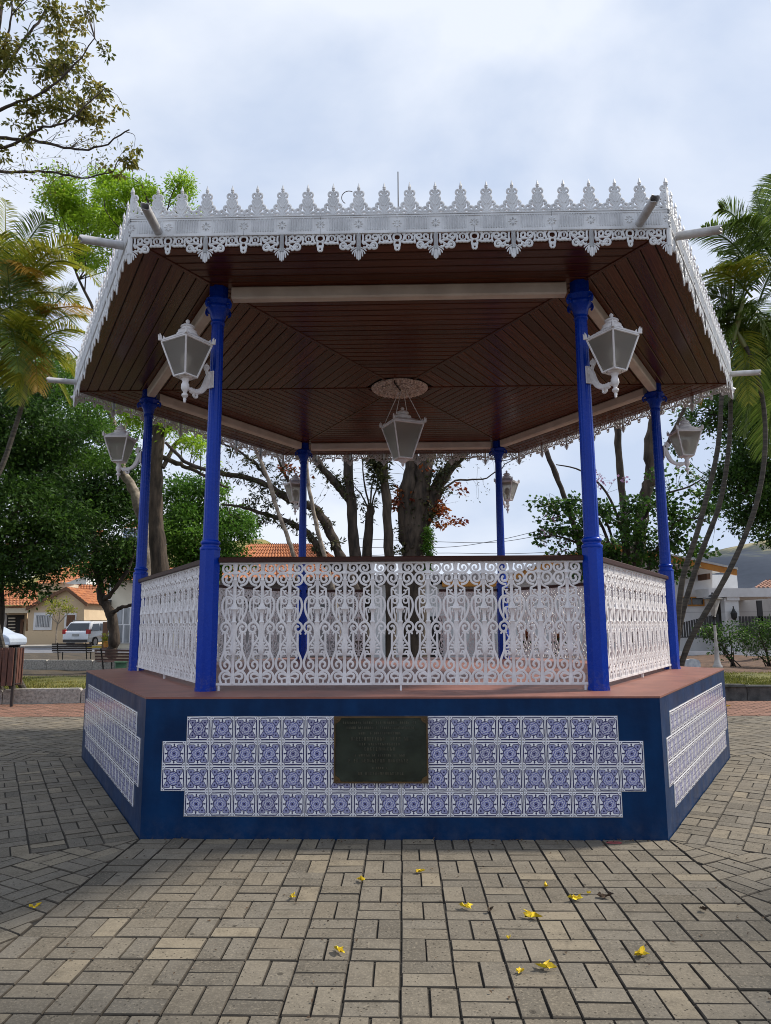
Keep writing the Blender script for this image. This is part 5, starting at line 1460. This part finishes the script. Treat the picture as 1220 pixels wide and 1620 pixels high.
def wains():
    m, b = new_mat('patterned_wainscot', .6)
    v = S.nt.nodes.new('ShaderNodeTexVoronoi'); v.inputs['Scale'].default_value = 3.2; v.inputs['Randomness'].default_value = .35
    S.nt.links.new(coords('World'), v.inputs['Vector'])
    link(ramp(S(v.outputs['Distance']), (.15, (.30, .17, .08)), (.4, (.62, .47, .29))), b.inputs['Base Color']); return m
MAT['wainscot'] = wains()
def pbox(x0, y0, x1, y1, Y, depth, name, mat, parent, dz=None):
    """box whose front face covers the pixel rectangle at plane Y"""
    a = at(x0, y1, Y); b = at(x1, y0, Y); p = np.array(parent.location) if parent else np.zeros(3)
    z0 = a[2] if dz is None else dz
    mb = MB(); mb.box(a[0]-p[0], b[0]-p[0], Y-p[1], Y+depth-p[1], z0-p[2], b[2]-p[2])
    return mb.build(name, mat, parent)
def sub(parent_obj, x0, y0, x1, y1, Y, depth, name, mat):
    """same, for a sub-part: parents of parts sit at the house's origin"""
    p = np.array(parent_obj.parent.location); a = at(x0, y1, Y); b = at(x1, y0, Y)
    return MB().box(a[0]-p[0], b[0]-p[0], Y-p[1], Y+depth-p[1], a[2]-p[2], b[2]-p[2]).build(name, mat, parent_obj)
def tiled_slope(name, parent, a, b, c, d, mat, amp=.03, pitch=.22, rows=8):
    """corrugated slope: eave a->b, ridge d->c (local to parent)"""
    p = np.array(parent.location); a, b, c, d = [np.array(q, float)-p for q in (a, b, c, d)]
    n = max(6, int(np.linalg.norm(b-a)/pitch)*4); n = min(n, 420); nrm = unit(np.cross(b-a, d-a)[None])[0]
    if nrm[2] < 0: nrm = -nrm
    vs = []
    for j in range(rows*2+1):
        t = (j//2+(j % 2))/rows if j else 0
        t = min(1, ((j+1)//2)/rows); lift = .035 if j % 2 == 0 else 0.0
        e0, e1 = a+(d-a)*t, b+(c-b)*t
        L = np.linalg.norm(e1-e0)
        for i in range(n+1):
            s = i/n
            vs.append(e0+(e1-e0)*s+nrm*(amp*math.cos(2*PI*s*np.linalg.norm(b-a)/pitch)+lift))
    w = n+1
    fs = [(j*w+i, j*w+i+1, (j+1)*w+i+1, (j+1)*w+i) for j in range(rows*2) for i in range(n)]
    mb = MB(); mb.add(vs, fs); return mb.build(name, mat, parent, smooth=False)
# --- beige house on the far left
Y = 44.0
h1 = thing('house', 'beige house with orange tiled roof, gabled front and white-framed window at left', 'house', (at(80, 1000, Y)[0], Y, 0))
p = np.array(h1.location)
gm = MB(); poly = [(44,1022),(133,1022),(133,952),(105,931),(44,960)]
pts = [at(x, y, Y) for x, y in poly]; pts[0][2] = pts[1][2] = 0
gm.prism_y([(q[0]-p[0], q[2]) for q in pts], 0, 5.0)
w1 = gm.build('wall', 'beige_wall', h1)
pbox(-30, 958, 44, 1022, Y+1.4, 4.0, 'wall', 'beige_wall', h1, 0)
pbox(-5, 962, 44, 970, Y-.1, 1.5, 'porch_beam', 'cream_wall', h1); pbox(2, 970, 8, 1022, Y, .3, 'porch_post', 'white_trim', h1, 0)
pbox(8, 973, 38, 1010, Y+1.33, .06, 'porch_opening', 'dark_room', h1); pbox(30, 980, 37, 1015, Y+1.29, .04, 'door', 'brown_wood', h1)
for i in range(5): pbox(13, 977+i*5, 24, 979+i*5, Y+1.28, .05, 'louvre', 'cream_wall', h1)
wn_ = pbox(52, 969, 83, 997, Y-.06, .06, 'window', 'white_trim', h1); sub(wn_, 56, 973.5, 80, 992, Y-.075, .012, 'pane', 'pane')
for i in range(9): sub(wn_, 57.5+i*2.6, 975, 58.1+i*2.6, 992, Y-.1, .02, 'bar', 'white_trim')
wn_ = pbox(101, 970, 121, 994, Y-.06, .06, 'window', 'white_trim', h1); sub(wn_, 104.5, 973, 118.5, 991, Y-.09, .03, 'shutter', 'brown_wood')
pbox(38, 998, 133, 1023, Y-.05, .05, 'wainscot', 'wainscot', h1, 0)
ev0, ev1 = at(-60, 958, Y-.6), at(60, 958, Y-.6); r1, r0 = at(60, 927, Y+4), at(-60, 927, Y+4)
tiled_slope('roof', h1, ev0, ev1, r1, r0, 'orange_tile', .03, .25, 9)
A = at(105, 929, Y-.4); 
for ex, ey in ((41, 961), (138, 955)):
    e = at(ex, ey, Y-.4); back = np.array([0, 5.2, 0])
    tiled_slope('roof', h1, e, e+back, A+back, A, 'orange_tile', .03, .25, 6)
    d = A-e; mb = MB(); mb.add([*(e-p+np.array([0,-.04,-.22])*1, A-p+np.array([0,-.04,-.22]), A-p+np.array([0,-.04,.03]), e-p+np.array([0,-.04,.03])), *(e-p+np.array([0,.06,-.22]), A-p+np.array([0,.06,-.22]), A-p+np.array([0,.06,.03]), e-p+np.array([0,.06,.03]))],
                            [(0,1,2,3),(7,6,5,4),(0,4,5,1),(3,2,6,7),(0,3,7,4),(1,5,6,2)]); mb.build('barge_board', 'brown_wood', h1)
pbox(56, 922, 98, 936, Y+6, 3, 'upper_wall', 'cream_wall', h1)
u0, u1 = at(48, 924, Y+5.3), at(104, 922, Y+5.3); tiled_slope('roof', h1, u0, u1, u1+np.array([0, 4, .9]), u0+np.array([0, 4, .9]), 'orange_tile', .03, .25, 4)
# --- second orange roof between the houses
Y = 50.0
h2 = thing('house', 'low house with plain orange roof between the beige and the cream houses', 'house', (at(140, 1000, Y)[0], Y, 0))
pbox(134, 950, 165, 1020, Y, 4, 'wall', 'cream_wall', h2, 0)
a, b = at(108, 953, Y-.4), at(170, 950, Y-.4); tiled_slope('roof', h2, a, b, at(168, 925, Y+4), at(112, 925, Y+4), 'orange_tile', .03, .25, 8)
pbox(134, 968, 160, 985, Y-.03, .05, 'window', 'pane_dark', h2)
# --- cream house with glass front
Y = 35.5
h3 = thing('house', 'cream house with tall glazed doors and net curtains behind the left-hand side post', 'house', (at(200, 1000, Y)[0], Y, 0))
pbox(172, 917, 300, 1030, Y, 6, 'wall', 'cream_wall', h3, 0)
gd = pbox(183, 960, 226, 1018, Y-.06, .06, 'glazed_door', 'white_trim', h3)
for x0, x1 in ((184.5, 194), (195.5, 205), (206.5, 215), (216.5, 225)):
    sub(gd, x0, 962, x1, 987, Y-.08, .03, 'pane', 'pane'); sub(gd, x0, 989, x1, 1016.5, Y-.08, .03, 'pane', 'pane')
pbox(170, 917, 173, 1030, Y-.1, .1, 'corner_pilaster', 'white_trim', h3, 0)
gt = pbox(160.5, 984, 171, 1027, Y-.2, .05, 'gate', 'brown_wood', h3, 0)
a, b = at(168, 919, Y-.5), at(300, 917, Y-.5); tiled_slope('roof', h3, a, b, at(300, 895, Y+4), at(176, 897, Y+4), 'orange_tile', .03, .25, 8)
sg = pbox(165, 949, 176, 958, Y-.35, .08, 'wall_sign', 'lamp_black', h3)
fp = at(167.5, 1028, Y-1.2); fpt = thing('flower_pot', 'orange flower pot with a green plant beside the timber gate', 'flower pot', (fp[0], fp[1], .13))
MB().lathe([(.13,0),(.17,.30),(.19,.30),(.19,.36),(.16,.36)], 12).build('pot', 'orange_trim', fpt, smooth=True)
sp_ = scatter([((0, 0, .5), (.14, .14, .22), 8, .1, 14)], .22, .04)
place('plant', leaf_mesh('plant', *sp_[:3], sp_[3], sp_[4], 'palm_yellow', sp_[5]), fpt)
# --- house with the orange hip roof behind the far left post
Y = 24.0
h4 = thing('house', 'grey-walled house with orange hipped tile roof behind the leaning stems', 'house', (at(440, 1000, Y)[0], Y, 0))
a, b = at(330, 915, Y), at(575, 915, Y); c, d = at(498, 861, Y+4.5), at(395, 861, Y+4.5)
tiled_slope('roof', h4, a, b, c, d, 'orange_tile', .035, .22, 10)
tiled_slope('roof', h4, b, b+np.array([0, 9, 0]), c+np.array([0, .2, 0]), c, 'orange_tile', .035, .22, 10)
pbox(345, 912, 560, 1000, Y+.7, 7, 'wall', 'grey_wall', h4, 0)
for x0 in (380, 440, 500):
    wn_ = pbox(x0, 935, x0+30, 972, Y+.64, .06, 'window', 'white_trim', h4); sub(wn_, x0+2, 937, x0+28, 970, Y+.62, .02, 'pane', 'pane_dark')
pbox(328, 913, 577, 919, Y-.02, .05, 'fascia', 'brown_wood', h4)
# --- white house on the right
Y = 20.5
h5 = thing('house', 'white house with orange fascia boards, arched porch and flat white canopy at right', 'house', (at(1000, 1000, Y)[0], Y, 0))
p = np.array(h5.location)
poly = [(790,1042),(1127,1042),(1127,900),(960,868),(790,920)]
pts = [at(x, y, Y) for x, y in poly]; pts[0][2] = pts[1][2] = 0
gm = MB(); gm.prism_y([(q[0]-p[0], q[2]) for q in pts], 0, 7.0); gm.build('wall', 'white_wall', h5)
def barge(e, A, nm, mt, th=.22):
    mb = MB(); q = [e-p, A-p]; o = np.array([0, 0, th]); f_ = np.array([0, .12, 0])
    mb.add([q[0]-o, q[1]-o, q[1], q[0], q[0]-o+f_, q[1]-o+f_, q[1]+f_, q[0]+f_], [(0,1,2,3),(7,6,5,4),(0,4,5,1),(3,2,6,7),(0,3,7,4),(1,5,6,2)]); mb.build(nm, mt, h5)
Yf = Y-.9
barge(at(958, 858, Yf), at(1166, 901, Yf), 'fascia', 'orange_trim'); barge(at(775, 921, Yf), at(958, 858, Yf), 'fascia', 'orange_trim')
MAT['roof_white'] = simple('white_roof_edge', (0.6, 0.59, 0.57), None, 0.7)
for e0, e1 in ((at(958, 857.5, Yf-.05), at(1168, 901, Yf-.05)), (at(958, 857.5, Yf-.05), at(773, 921, Yf-.05))):
    q0, q1 = e0-p, e1-p; up_ = np.array([0, 0, .07]); bk = np.array([0, 8.0, 0]); mb = MB()
    mb.add([q0, q1, q1+up_, q0+up_, q0+bk, q1+bk, q1+up_+bk, q0+up_+bk], [(0,1,2,3),(7,6,5,4),(0,4,5,1),(3,2,6,7),(0,3,7,4),(1,5,6,2)]); mb.build('roof', 'roof_white', h5)
for x in (1070, 1122): 
    q = at(x, 896 if x < 1100 else 907, Yf)-p; MB().box(q[0]-.06, q[0]+.06, q[1]+.05, q[1]+.9, q[2]-.22, q[2]).build('rafter_end', 'brown_wood', h5)
wn_ = pbox(1076, 944, 1114, 959, Y-.05, .05, 'window', 'orange_trim', h5)
sub(wn_, 1078, 946, 1093.5, 956.5, Y-.07, .03, 'pane', 'pane_dark'); sub(wn_, 1096, 946, 1112, 956.5, Y-.07, .03, 'pane', 'pane_dark')
pbox(1127, 909, 1166, 931, Y+1.6, 4, 'rear_wall', 'white_trim', h5)
pbox(1122, 930, 1260, 944.5, Y-1.2, 4.5, 'canopy', 'white_trim', h5)
pbox(1127, 944, 1158, 1040, Y+.02, .12, 'porch_wall', 'white_wall', h5, 0)
am = MB(); ap = [(1133,996),(1150,996),(1150,955),(1148.5,949),(1145,945.8),(1140,945),(1135.5,946.5),(1133,951)]
ap = [at(x, y, Y-.02)-p for x, y in ap]; am.prism_y([(q[0], q[2]) for q in ap][::1], -.03, .01); am.build('arch_opening', 'dark_room', h5)
cl = pbox(1152.5, 946, 1168, 1032, Y-1.1, .35, 'column', 'white_trim', h5, 0); sub(cl, 1150.5, 943.5, 1170, 950, Y-1.16, .42, 'column_head', 'white_trim')
MAT['shade_wall'] = simple('grey_carport_wall', (0.42, 0.40, 0.38), (0.32, 0.3, 0.28), 0.9, 1)
pbox(1168, 944, 1260, 1040, Y+3.0, .2, 'carport_wall', 'shade_wall', h5, 0)
pbox(1060, 1030, 1260, 1042, Y-1.9, .3, 'low_wall', 'white_wall', h5, 0)
for i in range(15):
    x = 1079+i*4.1; pbox(x, 985-i*1.0, x+.9, 1008, Y-1.7, .03, 'fence_bar', 'lamp_black', h5)
pbox(1076, 1007, 1142, 1009, Y-1.72, .05, 'fence_rail', 'lamp_black', h5); pbox(1074, 967.5, 1260, 968.8, Y-1.72, .03, 'fence_rail', 'lamp_black', h5)
for i in range(16):
    x = 1172+i*5; pbox(x, 975, x+.8, 1010, Y-1.5, .03, 'fence_bar', 'lamp_black', h5)
pbox(1203, 950, 1205.5, 1012, Y-1.5, .08, 'fence_post', 'lamp_black', h5)
wl = MB(); q = at(1161, 968, Y-1.25)-p; wl.lathe([(.03,-.3),(.10,-.22),(.12,-.05),(.06,.05),(.02,.15),(.03,.2)], 8, tuple(q)); wl.build('wall_lamp', 'lamp_black', h5)
# lower annexe seen through the railing, orange eave
h6 = thing('house', 'low white annexe with orange eave seen through the back railing', 'house', (at(720, 1000, 22.5)[0], 22.5, 0))
pbox(572, 924, 800, 1040, 22.5, 5, 'wall', 'white_wall', h6, 0); pbox(700, 919, 806, 928, 22.0, .3, 'eave_board', 'orange_trim', h6); pbox(566, 908, 806, 919, 22.1, 5, 'roof', 'grey_wall', h6)
dr = pbox(655, 975, 700, 1040, 22.44, .06, 'door', 'dark_room', h6, 0)
# red-tiled neighbour at right edge
h7 = thing('house', 'red tiled roof corner of a neighbouring house at the right edge', 'house', (at(1225, 1000, 34)[0], 34, 0))
pbox(1200, 929, 1300, 1000, 34, 5, 'wall', 'white_wall', h7, 0)
a, b = at(1194, 930, 33.6), at(1300, 930, 33.6); tiled_slope('roof', h7, a, b, at(1300, 917, 38), at(1212, 918, 38), 'clay', .03, .25, 6)

# --- cars
MAT['car_silver'] = simple('silver_car_paint', (0.62, 0.64, 0.67), (0.58, 0.60, 0.63), 0.22, 2, spec=.7, metal=.25)
MAT['car_blue'] = simple('pale_blue_silver_paint', (0.50, 0.56, 0.64), (0.46, 0.52, 0.6), 0.22, 2, spec=.7, metal=.25)
MAT['car_glass'] = simple('tinted_car_glass', (0.02, 0.025, 0.03), None, 0.06, 2, spec=.8)
MAT['tyre'] = simple('black_tyre', (0.02, 0.02, 0.02), None, 0.85)
MAT['rim'] = simple('alloy_rim', (0.45, 0.45, 0.46), None, 0.35, 3, metal=.7)
MAT['tail'] = simple('red_tail_lamp', (0.42, 0.02, 0.02), (0.3, 0.01, 0.01), 0.2)
MAT['plate'] = simple('grey_number_plate', (0.35, 0.35, 0.34), (0.25, 0.25, 0.25), 0.5, 20)
MAT['trim_black'] = simple('black_bumper_trim', (0.03, 0.03, 0.03), None, 0.6)
def car(name, label, loc, rz, L, W, H, prof, belt, paint, glass, rear_glass=None, tails=(), rails=False):
    r_ = thing('parked_car', label, 'car', loc, rz, None)
    hw_ = lambda z: W/2*(1 if z < belt else 1-.20*(z-belt)/(H-belt)) if z > .35 else W/2*.96
    n = len(prof); mb = MB()
    vs = [(x, -hw_(z), z) for x, z in prof]+[(x, hw_(z), z) for x, z in prof]
    mid_ = [(x, 0, z+ .0) for x, z in prof]
    mb.add(vs, [tuple(range(n)), tuple(range(2*n-1, n-1, -1))]+[(i, i+n, (i+1) % n+n, (i+1) % n) for i in range(n)])
    body = mb.build('body', paint, r_)
    bev = body.modifiers.new('bevel', 'BEVEL'); bev.width = .07; bev.segments = 3; bev.limit_method = 'ANGLE'; bev.angle_limit = math.radians(40)
    for poly in glass:
        for s in (-1, 1):
            m_ = MB(); f_ = [(x, s*(hw_(z)+.004), z) for x, z in poly]; b_ = [(x, s*(hw_(z)-.05), z) for x, z in poly]; k_ = len(poly)
            m_.add(f_+b_, [tuple(range(k_)) if s < 0 else tuple(range(k_-1, -1, -1))]+[(i, (i+1) % k_, (i+1) % k_+k_, i+k_) for i in range(k_)])
            m_.build('side_window', 'car_glass', r_)
    if rear_glass:
        (xa, za), (xb, zb) = rear_glass; m_ = MB(); d_ = np.array([-(zb-za), 0, (xb-xa)]); d_ = d_/np.linalg.norm(d_)*.008
        if d_[0] > 0: d_ = -d_
        q = np.array([(xa, -hw_(za)*.88, za), (xa, hw_(za)*.88, za), (xb, hw_(zb)*.84, zb), (xb, -hw_(zb)*.84, zb)])
        m_.add(list(q+d_)+list(q-d_), [(0,1,2,3),(7,6,5,4),(0,4,5,1),(1,5,6,2),(2,6,7,3),(3,7,4,0)]); m_.build('rear_window', 'car_glass', r_)
    for x in (-L*.31, L*.31):
        for s in (-1, 1):
            R_ = .335; m_ = MB(); an = [2*PI*i/20 for i in range(20)]
            m_.prism_y([(x+R_*math.cos(a), R_+R_*math.sin(a)) for a in an][::-1], *sorted((s*(W/2-.19), s*(W/2+.005)))); t_ = m_.build('wheel', 'tyre', r_)
            m_ = MB(); m_.prism_y([(x+.21*math.cos(a), R_+.21*math.sin(a)) for a in an][::-1], *sorted((s*(W/2-.02), s*(W/2+.015)))); m_.build('rim', 'rim', t_)
    for s in (-1, 1):
        for (x0, x1, z0, z1, w0) in tails:
            ya, yb = sorted((s*(W/2-w0), s*(W/2+.008)))
            MB().box(x0, x1, ya, yb, z0, z1).build('tail_lamp', 'tail', r_)
        if rails: MB().box(-L*.36, L*.12, *sorted((s*W*.34, s*W*.36)), H, H+.05).build('roof_rail', 'trim_black', r_)
    MB().box(-L/2-.015, -L/2+.1, -W*.46, W*.46, .34, .50).build('rear_bumper', 'trim_black', r_)
    MB().box(-L/2-.028, -L/2+.02, -.22, .22, .72, .86).build('number_plate', 'plate', r_)
    return r_
q = at(137, 1010, 39.5)
prof = [(-2.1,.30),(-2.13,.55),(-2.1,.98),(-1.95,1.08),(-1.62,1.58),(-1.35,1.66),(.25,1.66),(.45,1.60),(1.05,1.10),(1.85,.98),(2.1,.82),(2.13,.5),(2.05,.30)]
car('suv', 'silver estate car seen from behind, parked beside the timber gate', (q[0], 40.6, .0), math.radians(82), 4.26, 1.84, 1.68, prof, 1.0, 'car_silver', [[(-1.75,1.06),(-1.52,1.48),(-.75,1.52),(-.75,1.06)], [(-.65,1.06),(-.65,1.52),(.28,1.5),(.82,1.08)]], ((-1.98,1.10),(-1.67,1.53)), [(-2.13,-1.9,.86,1.14,.20)], True)
q = at(33, 1010, 33.8)
prof = [(-1.9,.30),(-1.95,.6),(-1.9,.95),(-1.7,1.05),(-1.25,1.44),(-.8,1.5),(.1,1.48),(.45,1.36),(1.15,.98),(1.6,.88),(1.88,.70),(1.93,.45),(1.88,.28)]
car('hatchback', 'pale blue-silver hatchback nosing in at the left edge', (q[0]-1.95, 33.8, .012), math.radians(-4), 3.86, 1.7, 1.5, prof, .95, 'car_blue', [[(-1.5,1.02),(-1.12,1.38),(-.5,1.42),(-.5,.98)], [(-.42,.98),(-.42,1.42),(.1,1.40),(.40,1.28),(.86,1.0)]], ((-1.75,1.06),(-1.28,1.42)), [(-1.95,-1.7,.8,1.0,.2)])
# small bare tree in front of the beige house
Y = 41.6
tree('street_tree', 'small pale street tree with thin yellow leaves in front of the beige house', [(PX([(89,1020),(89.5,1000),(91,987)], Y), .07, .05)]+[(PX(s_, Y), .04, .015) for s_ in ([(91,988),(86,975),(78,962)], [(91,988),(94,975),(92,958),(94,948)], [(91,988),(100,978),(110,968),(117,958)], [(92,985),(84,980),(72,960)])],
     [E(94,958,Y,24,14,.7,34,5,16), E(84,958,Y,12,8,.6,8,5,14), E(110,962,Y,12,8,.5,8,5,14)], 'palm_yellow', (.14, .07), 'bark_pale', tw=.012, n=6)
for lb, px_ in (('red-topped shrub beyond the back railing, left of its twin', 832), ('red-topped shrub beyond the back railing, right of its twin', 882)):
    Y = 13.5
    tree('garden_shrub', lb, [([gp(px_, Y, .12), at(px_, 1030, Y), at(px_, 1010, Y)], .03, .015)], [E(px_, 1022, Y, 9, 12, .15, 10, 6, 26)], 'leaf_dark', (.13, .03), 'bark_dark', cat='shrub', extra=[('leaf_red', [E(px_, 1004, Y, 9, 6, .15, 8, 5, 24)], (.12, .05), 'red_leaves')], tw=0)

# --- hills
def hill(name, x0, x1, y0, y1, fz, mat, n=90, m=40):
    vs = []
    for j in range(m+1):
        for i in range(n+1):
            x = x0+(x1-x0)*i/n; y = y0+(y1-y0)*j/m
            vs.append((x, y, fz(x, y)))
    mb = MB(); w = n+1; mb.add(vs, [(j*w+i, j*w+i+1, (j+1)*w+i+1, (j+1)*w+i) for j in range(m) for i in range(n)])
    return mb.build(name, mat, kind='structure', smooth=True)
def hill_mat(name, a, b, c, scale, zc=0.0, zk=0.0):
    m, bb = new_mat(name, .95, .1)
    n1 = noise(scale, 6, .6); n2 = noise(scale*9, 4, .6)
    sx = S.nt.nodes.new('ShaderNodeSeparateXYZ'); S.nt.links.new(coords('World'), sx.inputs[0])
    n1 = n1 + (S(sx.outputs['Z'])-zc)*zk
    link(mixc(((n2-.4)*2).clamp()*.5, ramp(n1, (.40, a), (.50, b), (.62, c)), tuple(x*.6 for x in a)), bb.inputs['Base Color']); return m
MAT['hill_right'] = hill_mat('haze_tinted_wooded_hill', (0.05, 0.062, 0.085), (0.095, 0.105, 0.09), (0.33, 0.29, 0.17), .03, 44.0, .02)  # forest tones shifted to blue-grey: distance haze put into the colour, no air modelled
MAT['hill_left'] = hill_mat('scrubby_hillside', (0.08, 0.11, 0.03), (0.19, 0.18, 0.06), (0.30, 0.24, 0.11), .05)
def fr_(x, y):
    t = max(0, min(1, (y-230)/190)); t = t*t*(3-2*t)
    return -1+t*(38+.10*(x-140)+4*math.sin(x*.035)+2.5*math.sin(x*.09+y*.03))
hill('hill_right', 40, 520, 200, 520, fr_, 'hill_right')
def fl_(x, y):
    t = max(0, min(1, (y-62)/75)); t = t*t*(3-2*t)
    return -1.05+t*max(0, min(1, (-14-x)/14))*(19+1.5*math.sin(x*.11)+1.0*math.sin(x*.23+y*.1))
hill('hillside_left', -130, -8, 60, 190, fl_, 'hill_left')
MAT['pink_wall'] = simple('salmon_house_plaster', (0.55, 0.33, 0.25), None, 0.9, .6); MAT['bluewall'] = simple('pale_blue_house_plaster', (0.35, 0.42, 0.58), None, 0.9, .6)
HH = [(108,893,88,5.2,3.6,'white_wall','white hillside house with orange roof above the beige house'), (112,868,104,5.5,4,'bluewall','pale blue hillside house, uppermost left of the dark tree'), (128,872,110,6,4,'cream_wall','cream hillside house beside the pale blue one'),
      (140,893,92,5.5,3.4,'pink_wall','salmon hillside house behind the leaning dark tree'), (175,890,96,6,4,'white_wall','white hillside house behind the crown of the leaning tree'), (205,905,84,5.5,3.2,'cream_wall','low cream hillside house nearest the left-hand side post'), (20,885,100,6,4,'white_wall','white hillside house hidden by the tree at the left edge'), (222,880,108,6,4,'bluewall','pale blue hillside house behind the mottled trunk')]
for px_, py_, Y, w, hh, mt, lb in HH:
    q = at(px_, py_, Y); z0 = fl_(q[0], Y)
    t_ = thing('hillside_house', lb, 'house', (q[0], Y, z0-.8))
    MB().box(-w/2, w/2, 0, 6, 0, hh+.8).build('wall', mt, t_)
    for i in (-1, 0, 1):
        wo = MB().box(i*w*.3-.5, i*w*.3+.5, -.06, 0, hh*.42+.8, hh*.75+.8).build('window', 'white_trim', t_); MB().box(i*w*.3-.4, i*w*.3+.4, -.08, -.061, hh*.45+.8, hh*.72+.8).build('pane', 'pane_dark', wo)
    e0 = np.array([q[0]-w/2-.4, Y-.5, z0+hh]); e1 = np.array([q[0]+w/2+.4, Y-.5, z0+hh])
    tiled_slope('roof', t_, e0, e1, e1+np.array([-.8, 3.4, 1.5]), e0+np.array([.8, 3.4, 1.5]), 'orange_tile', .03, .35, 5)
# --- overhead cables
MAT['cable'] = simple('black_cable', (0.03, 0.03, 0.035), None, 0.7)
for lb, pts in (('lowest black cable sagging across the sky behind the far right post', [(560,852),(690,857),(780,858),(850,848),(930,832),(1060,795)]), ('upper thin cable rising to the right behind the far right post', [(560,866),(700,866),(780,856),(850,840),(930,818),(1060,770)]), ('faint cable just above the handrail behind the far right post', [(560,880),(690,875),(800,876),(900,872),(1060,862)])):
    MB().tube(smooth_path(PX(pts, 30.0), 6), .014, 4).build('overhead_cable', 'cable', label=lb, cat='cable', group='overhead cables')
